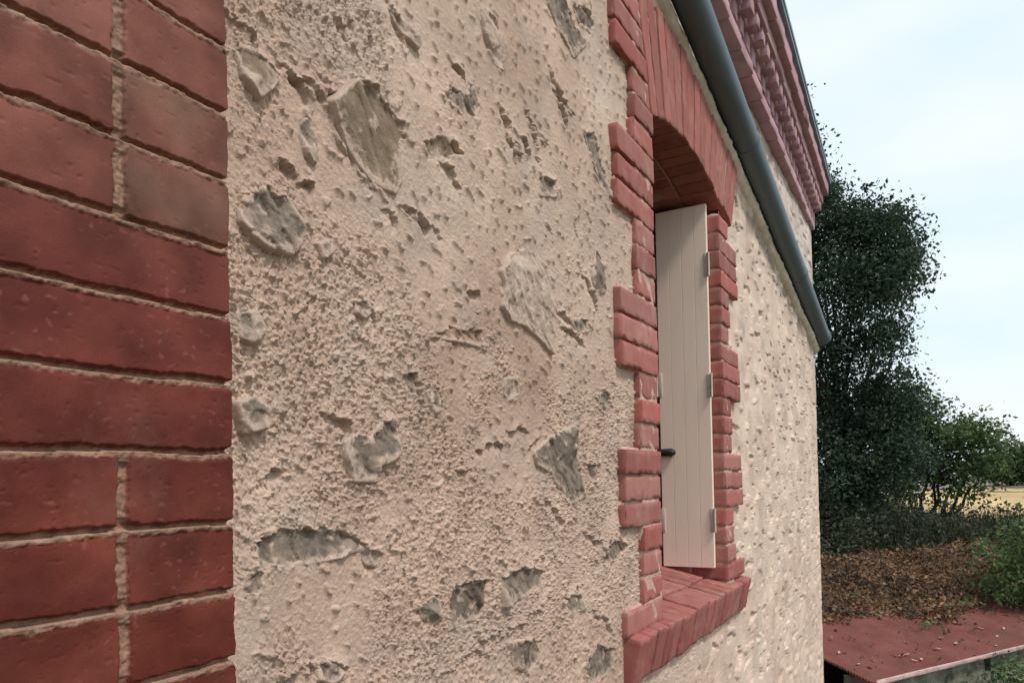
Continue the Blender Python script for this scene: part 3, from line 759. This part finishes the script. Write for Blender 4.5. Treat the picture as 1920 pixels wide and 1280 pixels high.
# ---- brick cornice: bands, dentils and a zinc edge
CB = np.array([0.50, 0.30, 0.32])  # paler, mauve brick tone: lens haze put into the colour
def ctint(): return CB * random.uniform(0.92, 1.08) * np.array([1, random.uniform(.95, 1.06), random.uniform(.97, 1.07)])
def band(mb, z0, z1, xe, ye, slope, seg=0.22, m=0, tintf=ctint, gap=0.002, x0=0.9, back=0.05):
    x = xe; i = 0
    while x > x0:
        xa = max(x - seg, x0)
        y = ye - slope * (xe - (x + xa) / 2)
        mb.box((xa + gap, y + random.uniform(-.001, .001), z0), (x - gap, back, z1), m, tintf(), seg=0.08, r=0.004, jit=0.0012, seed=900 + i)
        x -= seg; i += 1
mb = MB()
band(mb, 1.649, 1.700, 5.33, -0.018, 0.0217)
mb.box((0.9, -0.02, 1.655), (5.325, 0.06, 1.96), 1, CB / np.array([.5, .34, .28]) * 0.9, r=0.001)
# recessed ground behind the dentils, then dentils and taller blocks above
band(mb, 1.702, 1.765, 5.315, 0.010, 0.0217, seg=0.5, gap=0.0)
band(mb, 1.767, 1.826, 5.33, -0.030, 0.0230, seg=0.5, gap=0.0)
k = 0; x = 5.335
while x > 0.9:
    sl = 0.0225 * (5.335 - x)
    mb.box((x - 0.060, -0.022 - sl, 1.700), (x, 0.05, 1.768), 0, ctint(), seg=0.03, r=0.004, jit=0.0015, seed=1000 + k)
    mb.box((x - 0.078, -0.066 - sl, 1.766), (x - 0.016, 0.05, 1.825), 0, ctint(), seg=0.03, r=0.004, jit=0.0015, seed=1100 + k)
    x -= 0.12; k += 1
band(mb, 1.823, 1.883, 5.36, -0.072, 0.0245)
band(mb, 1.884, 1.966, 5.385, -0.104, 0.0248)
mb.build('cornice', [M_CORN, M_WMORT], house)
mb = MB()
Mz = Matrix.Translation((5.42, -0.120, 0)) @ Matrix.Rotation(math.atan(0.0252), 4, 'Z')
for xa, xb in ((-2.0, 0.0), (-4.0, -2.003), (-4.6, -4.003)):
    mb.box((xa, 0.0, 1.968), (xb, 0.30, 1.992), 0, r=0.004, M=Mz)
    mb.box((xa, -0.006, 1.984), (xb, 0.30, 2.006), 0, r=0.006, M=Mz)
eave = mb.build('eave_flashing', M_ZINC, house)
mb = MB()
rv = np.array([(-0.6, -0.24, 2.03), (5.42, -0.11, 2.03), (5.42, 2.6, 3.1), (-0.6, 2.6, 3.1), (5.42, 5.3, 2.03), (-0.6, 5.3, 2.03)])
rv2 = rv.copy(); rv2[:, 2] -= 0.05
mb.add(np.concatenate([rv, rv2]), [[0, 1, 2, 3], [3, 2, 4, 5], [7, 6, 9, 8], [8, 9, 11, 10], [0, 6, 7, 1], [1, 7, 8, 2], [2, 8, 10, 4], [5, 4, 10, 11], [0, 3, 9, 6], [3, 5, 11, 9]])
mb.build('roof', M_ZINC, house, smooth=False)
mb = MB()
mb.add([(5.31, 0.3, 1.74), (5.31, 5, 1.74), (5.31, 2.6, 3.04), (5.2, 0.3, 1.74), (5.2, 5, 1.74), (5.2, 2.6, 3.04)], [[0, 1, 2], [5, 4, 3]])
mb.build('gable', M_RENDER, house, smooth=False)

# ================================================================== GROUND
SP0 = np.array([7.542, 0.513 - 0.666]); SE = np.array([0.861, -0.508]); SN = np.array([0.508, 0.861])
def terrain(x, y):
    s = (x - SP0[0]) * SN[0] + (y - SP0[1]) * SN[1]
    hi = -1.36 - 0.42 * sst(14, 30, x) - 0.1 * sst(30, 60, x) + 0.5 * sst(120, 300, x)
    hi = hi + 0.10 * fbm(x, y, 6.0, 3, 2001) * sst(9, 12, x)
    return GZ + (hi - GZ) * sst(2.15, 2.75, s)
def ground_sheet(name, gx, gy, m, dz=0.0, kind='structure'):
    A, B = np.meshgrid(gx, gy, indexing='ij')
    Zt = terrain(A.ravel(), B.ravel()) + dz
    n, mm = A.shape; I = np.arange(n * mm).reshape(n, mm)
    F = np.stack([I[:-1, :-1], I[1:, :-1], I[1:, 1:], I[:-1, 1:]], -1).reshape(-1, 4)
    return tag(make_mesh(name, np.stack([A.ravel(), B.ravel(), Zt], 1), [F], m), kind=kind)
gx = np.concatenate([np.linspace(-60, 4, 14), np.arange(5, 20, 0.22), np.linspace(20.5, 60, 50), np.linspace(66, 900, 40)])
gy = np.concatenate([np.linspace(-500, -22, 24), np.arange(-20, 16, 0.35), np.linspace(18, 500, 22)])
ground_sheet('ground', gx, gy, M_GRD)
ground_sheet('straw_field', np.linspace(27, 94, 50), np.linspace(-60, 60, 50), M_FIELD, 0.05)
ground_sheet('fallow_field', np.linspace(94.5, 400, 30), np.linspace(-160, 160, 40), M_FALLOW, 0.05)

# ================================================================== SHED
def shp(e, s, dz=0.0, k=0.246):
    p = SP0 + SE * e + SN * s
    return np.array([p[0], p[1], -1.9 + k * s + dz])
shed = thing('shed', tuple(shp(3.0, 1.3)[:2]) + (GZ,), 'low shed with a sloping dark red roof and mossy stone wall beyond the house corner', 'shed')
es = np.linspace(0, 7.0, 90); ss = np.arange(0, 2.8, 0.0055)
E_, S_ = np.meshgrid(es, ss, indexing='ij')
cor = 0.0045 * np.sin(S_ * 2 * np.pi / 0.030) + 0.010 * fbm(E_, S_, 0.9, 2, 2101)
left = 0.006 * (np.sin(S_ * 2 * np.pi / 0.030) > 0)
Pt = SP0[None, :] + (E_.ravel()[:, None]) * SE + S_.ravel()[:, None] * SN
# scalloped sheet ends on the left edge
first = (np.arange(E_.size) < len(ss))
Pt[first] += -SE * (0.034 * (np.abs((S_.ravel()[first] / 0.030) % 1 - 0.5) * 2))[:, None]
top = np.column_stack([Pt, (-1.9 + 0.246 * S_ + cor).ravel()])
bot = top.copy(); bot[:, 2] -= 0.022
n, m = E_.shape; I = np.arange(n * m).reshape(n, m); J = I + n * m
def quads(a): return np.stack([a[:-1, :-1], a[1:, :-1], a[1:, 1:], a[:-1, 1:]], -1).reshape(-1, 4)
sidef = [np.stack([I[:-1, 0], J[:-1, 0], J[1:, 0], I[1:, 0]], 1), np.stack([I[0, :-1], I[0, 1:], J[0, 1:], J[0, :-1]], 1),
         np.stack([I[:-1, -1], I[1:, -1], J[1:, -1], J[:-1, -1]], 1), np.stack([I[-1, :-1], J[-1, :-1], J[-1, 1:], I[-1, 1:]], 1)]
make_mesh('roof', np.concatenate([top, bot]), [quads(I), quads(J)[:, ::-1]] + sidef, M_RED, shed, smooth=False)
# pale edge trim along the eave
mb = MB()
Rz = math.atan2(SE[1], SE[0])
Ms = Matrix.Translation((SP0[0], SP0[1], -1.9)) @ Matrix.Rotation(Rz, 4, 'Z')
mb.box((0.01, -0.022, -0.030), (7.0, -0.002, 0.014), 0, seg=0.12, r=0.004, jit=0.003, seed=44, M=Ms, jsc=0.3)
mb.build('eave_trim', M_TRIM, shed)
# stone wall under it, with a square putlog hole
mb = MB()
hx = onX(1885, 1225, 9.3)
he = float((hx[:2] - SP0) @ SE)
zt = -0.03
def swall(e0, e1, z0, z1): mb.box((e0, 0.10, z0), (e1, 0.40, z1), 0, seg=0.07, r=0.01, jit=0.018, seed=77, M=Ms, jsc=0.12)
swall(0.10, he - 0.06, -1.35, zt); swall(he + 0.06, 7.0, -1.35, zt); swall(he - 0.06, he + 0.06, -1.35, -0.22)
mb.box((he - 0.05, 0.22, -0.22), (he + 0.05, 0.38, zt), 0, r=0.01, M=Ms)
mb.build('wall', M_SHEDW, shed)

# ================================================================== VEGETATION
def leaf_arrays(P, size, rng, up=0.25, droop=0.0, ratio=0.55, normals=None):
    n = len(P)
    d = rng.normal(size=(n, 3)); d[:, 2] = d[:, 2] * 0.7 - droop
    d /= np.linalg.norm(d, axis=1, keepdims=True)
    w = rng.normal(size=(n, 3)); w[:, 2] *= (1 - up)
    w -= (w * d).sum(1, keepdims=True) * d; w /= np.linalg.norm(w, axis=1, keepdims=True) + 1e-9
    nn = np.cross(d, w)
    s = size * rng.uniform(0.6, 1.25, (n, 1))
    a = P; b = P + d * s * 0.45 + w * s * ratio * 0.5 + nn * s * 0.10
    c = P + d * s; e = P + d * s * 0.45 - w * s * ratio * 0.5 + nn * s * 0.10
    V = np.stack([a, b, c, e], 1).reshape(-1, 3)
    k = np.arange(n) * 4
    F = np.concatenate([np.stack([k, k + 1, k + 2], 1), np.stack([k, k + 2, k + 3], 1)])
    return V, F
def leaf_tint(n, rng, lo=0.65, hi=1.35, warm=0.12):
    t = rng.uniform(lo, hi, (n, 1)) * (1 + rng.normal(size=(n, 3)) * np.array([warm, 0.03, warm]))
    return np.repeat(np.clip(t, 0.2, 2.0), 4, axis=0)
def clump_points(c, rad, n, rng, per=34, sig=0.13, shell=0.5):
    k = max(1, n // per)
    u = rng.normal(size=(k, 3)); u /= np.linalg.norm(u, axis=1, keepdims=True)
    r = rng.uniform(0, 1, (k, 1)) ** shell
    cc = np.asarray(c) + u * r * np.asarray(rad)
    P = np.repeat(cc, per, axis=0)
    return P + rng.normal(size=P.shape) * sig * np.array([1, 1, 0.75]), cc
def foliage(name, clusters, m, parent, size, rng, per=34, sig=0.13, shell=0.5, twigs=True, droop=0.2):
    Ps = []; Cs = []
    for c, rad, n in clusters:
        p, cc = clump_points(c, rad, n, rng, per, sig, shell); Ps.append(p); Cs.append(cc)
    P = np.concatenate(Ps)
    V, F = leaf_arrays(P, size, rng, droop=droop)
    make_mesh(name, V, [F], m, parent, None, leaf_tint(len(P), rng), smooth=False)
    return np.concatenate(Cs)
def branchy(mb, root, targets, r0, rng, trunk_top):
    """trunk from root to trunk_top, then a limb to each target"""
    root = np.asarray(root, float); tp = np.asarray(trunk_top, float)
    k = np.linspace(0, 1, 7)[:, None]
    pts = root + (tp - root) * k; pts[1:-1] += rng.normal(size=(5, 3)) * 0.05 * np.array([1, 1, 0])
    mb.tube(pts, np.linspace(r0, r0 * 0.55, 7), 9)
    for t_ in targets:
        t_ = np.asarray(t_, float); s = pts[rng.integers(3, 7)]
        kk = np.linspace(0, 1, 6)[:, None]
        q = s + (t_ - s) * kk; q[:, 2] += 0.12 * np.linalg.norm(t_ - s) * np.sin(np.pi * kk[:, 0]) * 0.6
        q[1:-1] += rng.normal(size=(4, 3)) * 0.06
        mb.tube(q, np.linspace(r0 * 0.4, r0 * 0.07, 6), 6)

def tree_from_px(name, label, cat, X0, blobs, base_px, m, leaf, dens, seed, r0=0.12, per=34, sig=0.13, nlimb=26, depth=0.9, group=None, trunk_h=0.45):
    rng = np.random.default_rng(seed)
    cl = []
    for (px, py, rx, ry, k) in blobs:
        c = onX(px, py, X0 + rng.uniform(-0.4, 0.4) * depth)
        sc = X0 * 1.12 / FPX
        rad = np.array([depth * 0.9 * min(rx, 140) * sc + 0.25, rx * sc, ry * sc])
        cl.append((c, rad, max(24, int(dens * k * rx * ry))))
    b = onX(base_px[0], base_px[1], X0)
    b[2] = float(terrain(np.array([b[0]]), np.array([b[1]]))[0]) - 0.05
    t = thing(name, b, label, cat, group)
    cc = foliage('crown', cl, m, t, leaf, rng, per, sig)
    mb = MB()
    top = np.mean([c for c, _, _ in cl], axis=0); tp = b + (top - b) * trunk_h
    tg = cc[rng.permutation(len(cc))[:nlimb]]
    branchy(mb, b, tg, r0, rng, tp)
    mb.build('trunk', M_BARK, t)
    return t

# tall dark tree just beyond the house corner
tree_from_px('broadleaf_tree', 'tall dark green tree rising behind the house corner above the red shed roof', 'tree', 14.6,
    [(1560,430,60,70,1.0),(1630,425,52,52,1.0),(1680,425,34,38,1.0),(1580,540,65,70,.7),(1645,520,66,62,1.1),(1694,495,30,52,1.0),
     (1590,650,70,56,.75),(1664,620,34,66,.70),(1590,760,70,80,1.1),(1648,780,48,66,1.1),(1560,880,60,80,1.1),(1630,880,50,60,1.0),
     (1500,420,60,120,.8),(1470,260,50,110,.28),(1400,300,80,90,.55),(1475,360,60,60,.7),(1340,420,90,110,.5),(1440,520,90,160,.5),(1420,800,100,160,.5),(1560,980,60,60,1.2),
     (1536,370,24,30,.9),(1690,760,34,50,1.0),(1690,850,40,50,1.0)],
    (1590,1040), M_LEAF_D, 0.082, 1.25, 21, r0=0.11, per=60, sig=0.155, nlimb=22)
# leafy multi-stemmed small tree
def stems_tree():
    rng = np.random.default_rng(33); X0 = 19.0
    b = onX(1735, 1000, X0); b[2] = float(terrain(np.array([b[0]]), np.array([b[1]]))[0]) - 0.05
    t = thing('small_tree', b, 'bushy small tree with several thin leaning stems, left of the straw field', 'tree')
    sc = X0 * 1.12 / FPX
    cl = []
    for (px, py, rx, ry, k) in [(1700,770,45,55,1.0),(1740,800,55,45,1.0),(1790,830,50,40,1.0),(1835,830,34,36,.8),(1700,850,50,45,1.1),(1760,870,60,35,1.0),(1820,880,40,26,.8),(1860,850,18,30,.4),(1680,900,40,30,.8),(1700,945,34,26,.5),(1655,940,30,30,.6),(1815,920,34,18,.5),(1770,925,30,16,.35)]:
        cl.append((onX(px, py, X0 + rng.uniform(-.5, .5)), np.array([0.7, rx * sc, ry * sc]), int(0.60 * k * rx * ry)))
    cc = foliage('crown', cl, M_LEAF_M, t, 0.12, rng, 26, 0.15)
    foliage('light_green_leaves', [(onX(1850, 805, X0 - .3), np.array([.3, .30, .45]), 170), (onX(1815, 810, X0 - .6), np.array([.3, .45, .4]), 240), (onX(1878, 800, X0), np.array([.3, .2, .7]), 40)], M_LEAF_L, t, 0.11, rng, 10, 0.12)  # lighter green leaves on the right of the crown
    for (bx, by, tx, ty) in [(1722,1005,1700,880),(1726,1005,1738,870),(1730,1000,1775,880),(1765,975,1790,870),(1768,975,1812,890),(1772,975,1835,905),(1762,980,1745,880)]:
        p0 = onX(bx, by, X0 + rng.uniform(-.3, .3)); p0[2] = b[2]; p1 = onX(tx, ty, X0 + rng.uniform(-.5, .5))
        k = np.linspace(0, 1, 7)[:, None]; q = p0 + (p1 - p0) * k; q[1:-1] += rng.normal(size=(5, 3)) * 0.035
        q[:, 2] += 0.12 * np.sin(np.pi * k[:, 0])
        mb = MB(); mb.tube(q, np.linspace(0.045, 0.02, 7), 7)
        for _ in range(5):
            s_ = q[rng.integers(3, 7)]; e_ = cc[rng.integers(0, len(cc))]
            if np.linalg.norm(e_ - s_) < 1.6:
                mb.tube(s_ + (e_ - s_) * np.linspace(0, 1, 4)[:, None] + rng.normal(size=(4, 3)) * 0.02, np.linspace(0.018, 0.006, 4), 5)
        mb.build('stem', M_BARK, t)
stems_tree()

# leafy bush leaning over the right end of the shed roof
def bush(name, label, X0, blobs, base_px, m, leaf, dens, seed, per=14, sig=0.09, nst=9):
    rng = np.random.default_rng(seed); sc = X0 * 1.15 / FPX
    b = onX(base_px[0], base_px[1], X0)
    b[2] = float(terrain(np.array([b[0]]), np.array([b[1]]))[0])
    t = thing(name, b, label, 'bush')
    cl = [(onX(px, py, X0 + rng.uniform(-.3, .3)), np.array([0.45, rx * sc, ry * sc]), max(24, int(dens * k * rx * ry))) for px, py, rx, ry, k in blobs]
    cc = foliage('foliage', cl, m, t, leaf, rng, per, sig, 0.6)
    mb = MB()
    for i in range(nst):
        e_ = cc[rng.integers(0, len(cc))]; k = np.linspace(0, 1, 6)[:, None]
        q = b + (e_ - b) * k + np.array([0, 0, .25]) * np.sin(np.pi * k); q[1:-1] += rng.normal(size=(4, 3)) * .03
        mb.tube(q, np.linspace(.018, .005, 6), 5)
    mb.build('stem', M_BARK, t)
bush('leafy_bush', 'light green leafy bush leaning over the shed roof at the right edge', 11.4,
     [(1910,1030,46,30,.8),(1880,1050,40,28,.8),(1930,1060,60,50,1.1),(1890,1090,40,36,.7),(1925,1130,50,40,.9),(1960,1000,50,50,1),(1905,985,30,20,.35),(1865,1135,26,20,.35),(1990,1080,60,110,1)],
     (1960,1160), M_LEAF_L, 0.075, 0.30, 51)
bush('ivy', 'dark green ivy climbing the mossy shed wall below the roof eave', 9.15,
     [(1905,1262,40,16,1.1),(1870,1285,30,18,.7),(1930,1290,40,30,1),(1800,1300,60,20,.6),(1700,1295,40,10,.4)], (1920,1330), M_LEAF_M, 0.060, 0.30, 52, per=10, nst=5)

# bramble and weeds between shed and field
def stuff_leaves(name, P, size, m, rng, **kw):
    V, F = leaf_arrays(P, size, rng, **kw)
    return tag(make_mesh(name, V, [F], m, None, None, leaf_tint(len(P), rng), smooth=False), kind='stuff')
rng = np.random.default_rng(61)
N = 34000
x = rng.uniform(10.5, 17.5, N); y = rng.uniform(-5.5, 4.5, N)
s = (x - SP0[0]) * SN[0] + (y - SP0[1]) * SN[1]
ht = 0.46 + 0.30 * fbm(x, y, 1.1, 3, 2301) + 0.20 * (y > -0.5)
ht = ht * sst(2.35, 3.2, s) * 1.3
ok = (s > 2.45) & (ht > 0.05)
x, y, ht = x[ok], y[ok], ht[ok]
gz_ = np.maximum(terrain(x, y), np.where(s[ok] < 2.8, -1.9 + 0.246 * s[ok], -9))
P = np.stack([x, y, gz_ + rng.uniform(0, 1, len(x)) ** 0.7 * ht], 1)
tag(stuff_leaves('undergrowth', P, 0.10, M_WEED, rng), 'dark tangled undergrowth between the shed roof and the straw field', 'undergrowth')
# tall weed blades at the field edge
def blades(name, x, y, h, m, rng, label, cat, w=0.012, lean=0.25, dz=0.0):
    n = len(x); base = np.stack([x, y, terrain(x, y) + dz], 1)
    d = rng.normal(size=(n, 3)) * lean; d[:, 2] = 1; d /= np.linalg.norm(d, axis=1, keepdims=True)
    a = rng.uniform(0, np.pi, n); side = np.stack([np.cos(a), np.sin(a), 0 * a], 1) * w
    h = h[:, None]
    bend = rng.normal(size=(n, 3)) * 0.12 * h; bend[:, 2] = 0
    V = np.stack([base - side, base + side, base + d * h * .6 + side * .6, base + d * h * .6 - side * .6, base + d * h + bend], 1).reshape(-1, 3)
    k = np.arange(n) * 5
    o = make_mesh(name, V, [np.stack([k, k + 1, k + 2, k + 3], 1), np.stack([k + 3, k + 2, k + 4], 1)], m, None, None,
                  np.repeat(np.clip(rng.uniform(.6, 1.3, (n, 1)) * (1 + rng.normal(size=(n, 3)) * .06), .2, 2), 5, axis=0), smooth=False)
    return tag(o, label, cat, kind='stuff')
n = 7500
blades('tall_weeds', rng.uniform(13.0, 22, n), rng.uniform(-7, 5, n), rng.uniform(.25, .80, n) , M_WEED, rng, 'dark tall weeds standing along the near edge of the straw field', 'weeds', 0.02)
n = 5000
xx_ = 27 + 7 * rng.random(n) ** 1.5
blades('dry_grass', xx_, rng.uniform(-9, 4, n), rng.uniform(.15, .4, n), M_STRAW, rng, 'pale dry stubble grass covering the straw field', 'dry grass', 0.03)
n = 1800
blades('dry_tuft', rng.uniform(17.5, 24, n), rng.uniform(.1, 3.0, n), rng.uniform(.4, 1.15, n), M_STRAW, rng, 'pale dry tall grass patch behind the small tree stems', 'dry grass', 0.02)

# far hedge trees beyond the fields
ft = [(1868,872,22,22,112,1),(1895,864,22,30,116,0),(1925,868,26,28,114,1),(1955,862,30,32,118,0),(1995,866,34,30,115,1),(2050,862,40,32,119,0)]
for i, (px, py, rx, ry, X0, kd) in enumerate(ft):
    tree_from_px('hedge_tree', ['distant dark green hedge tree standing beyond the fields', 'distant paler hedge tree standing beyond the fields'][kd], 'tree', float(X0),
                 [(px, py, rx, ry, 1.0), (px - rx * .5, py + ry * .5, rx * .6, ry * .6, 1), (px + rx * .5, py + ry * .4, rx * .6, ry * .7, 1)], (px, py + 30),
                 [M_LEAF_F, M_LEAF_M][kd], 0.60, 2.2, 70 + i, r0=0.25, per=12, sig=0.5, nlimb=6, depth=0.5, group='hedge trees beyond the fields')

# leaf litter on the shed roof and the bank behind it
rng = np.random.default_rng(81)
N = 26000
def litter_edge(e, s): return 1.25 - 0.13 * e + 0.20 * fbm(e, s, 0.6, 3, 2401) - 0.28 * np.exp(-((e - 2.3) / 0.9) ** 2)
def litter_h(e, s): return (0.13 * sst(0.0, 0.9, s - litter_edge(e, s)) + 0.03) * (0.55 + 0.6 * fbm(e, s, 0.5, 3, 2411))
def litter_z(e, s):
    pp = SP0 + e[:, None] * SE + s[:, None] * SN
    return pp, np.maximum(-1.9 + 0.246 * s, np.where(s > 2.8, terrain(pp[:, 0], pp[:, 1]), -9)) + 0.010
e = rng.uniform(-0.6, 6.8, N); s = rng.uniform(0.1, 2.62, N) - 0.10 * rng.random(N)
dn = np.maximum(sst(-0.06, 0.22, s - litter_edge(e, s)), 0.015)
ok = (rng.random(N) < dn) & (e > 0.0)
e, s = e[ok], s[ok]
pp, zz = litter_z(e, s)
zz = zz + np.clip(litter_h(e, s), 0, 1) * rng.uniform(0.8, 1.25, len(e))
P = np.column_stack([pp, zz])
V, F = leaf_arrays(P, 0.058, rng, up=-0.1, ratio=0.6)
pick = rng.permutation(len(P))[:2600]
Vb_, Fb_ = leaf_arrays(P[pick] + np.array([0, 0, .02]), 0.075, rng, up=-0.3, ratio=0.55)
Fb_ = Fb_ + len(V); V = np.concatenate([V, Vb_]); F = np.concatenate([F, Fb_])
tl = np.concatenate([leaf_tint(len(P), rng, 0.35, 1.4, 0.10), leaf_tint(len(pick), rng, 0.6, 1.9, 0.10)])
# matted layer under the loose leaves
ge = np.arange(0.02, 6.8, 0.03); gs = np.arange(0.9, 2.6, 0.03)
GE, GS = np.meshgrid(ge, gs, indexing='ij')
pp, zz = litter_z(GE.ravel(), GS.ravel())
cov = sst(0.10, 0.25, GS - litter_edge(GE, GS)).ravel()
zz = zz - 0.03 + cov * (0.03 + np.clip(litter_h(GE.ravel(), GS.ravel()), 0, 1) * 0.9) + cov * 0.015 * perlin(GE.ravel() / .05, GS.ravel() / .05, 2421)
n, m = GE.shape; I = np.arange(n * m).reshape(n, m) + len(V)
F2 = np.stack([I[:-1, :-1], I[1:, :-1], I[1:, 1:], I[:-1, 1:]], -1).reshape(-1, 4)
V = np.concatenate([V, np.column_stack([pp, zz])])
tl = np.concatenate([tl, np.clip(0.55 + 0.35 * perlin(GE.ravel() / .06, GS.ravel() / .06, 2431), .2, 1.2)[:, None] * np.ones(3)])
tl = tl * (1 + 0.35 * fbm(V[:, 0], V[:, 1], 0.5, 2, 2441)[:, None] * np.array([1.0, .85, .5]))
tl = np.clip(tl, .15, 2)
F = [F, F2]
tag(make_mesh('leaf_litter', V, F, M_DRY, None, None, tl, smooth=False), 'brown drift of dead leaves covering the upper part of the red shed roof', 'leaf litter', kind='stuff')
# green sprigs creeping over the litter
rng = np.random.default_rng(83)
cl = []
for (px, py) in [(1790,1140),(1770,1165),(1740,1180),(1810,1130),(1830,1125),(1850,1110),(1700,1130),(1610,1120),(1590,1125)]:
    d = ray(px, py); den = d[2] - 0.246 * (SN @ d[:2]); off = -1.9 + 0.246 * (SN @ (CAMPOS[:2] - SP0)); c = CAMPOS + d * (off / den)
    cl.append(rng.normal(size=(26, 3)) * np.array([.16, .12, .02]) + c + np.array([0, 0, .05]))
P = np.concatenate(cl)
tag(stuff_leaves('creeping_weed', P, 0.06, M_LEAF_L, rng, up=-.2), 'yellow green weed leaves creeping over the dead leaves on the red roof', 'weed')
# single pale leaves on the bare red roof
PL = [(1573,1225),(1585,1225),(1702,1205),(1758,1218),(1690,1231),(1700,1229),(1640,1240),(1610,1247),(1715,1240),(1728,1238),(1766,1198),(1870,1195),(1868,1212),(1882,1180),(1840,1180),(1793,1208),(1825,1160),(1638,1152),(1905,1175)]
src = None
for i, (px, py) in enumerate(PL):
    d = ray(px, py); den = d[2] - 0.246 * (SN @ d[:2]); off = -1.9 + 0.246 * (SN @ (CAMPOS[:2] - SP0)); c = CAMPOS + d * (off / den)
    if src is None:
        th = np.linspace(0, 2 * np.pi, 13)[:-1]
        Vl = np.stack([0.045 * np.cos(th), 0.017 * np.sin(th) * (1 + .3 * np.cos(th)), 0.012 * np.cos(th) ** 2 + .008 * np.sin(th) ** 2], 1)
        Vl = np.concatenate([Vl, [[0, 0, 0.0]]])
        src = make_mesh('fallen_leaf', Vl, [np.array([[k, (k + 1) % 12, 12] for k in range(12)])], M_PALE, None, None, np.ones((13, 3)), smooth=True)
        o = src
    else:
        o = src.copy(); COL.objects.link(o)
    o.location = Vector(c) + Vector((0, 0, 0.012)); o.rotation_euler = (random.uniform(-.2, .2), -0.1 + random.uniform(-.2, .2), random.uniform(0, 6.28))
    s_ = random.uniform(0.35, 0.95); o.scale = (s_, s_, s_)
    tag(o, 'small pale dry leaf lying on the bare red shed roof', 'leaf', 'pale leaves on the red shed roof')
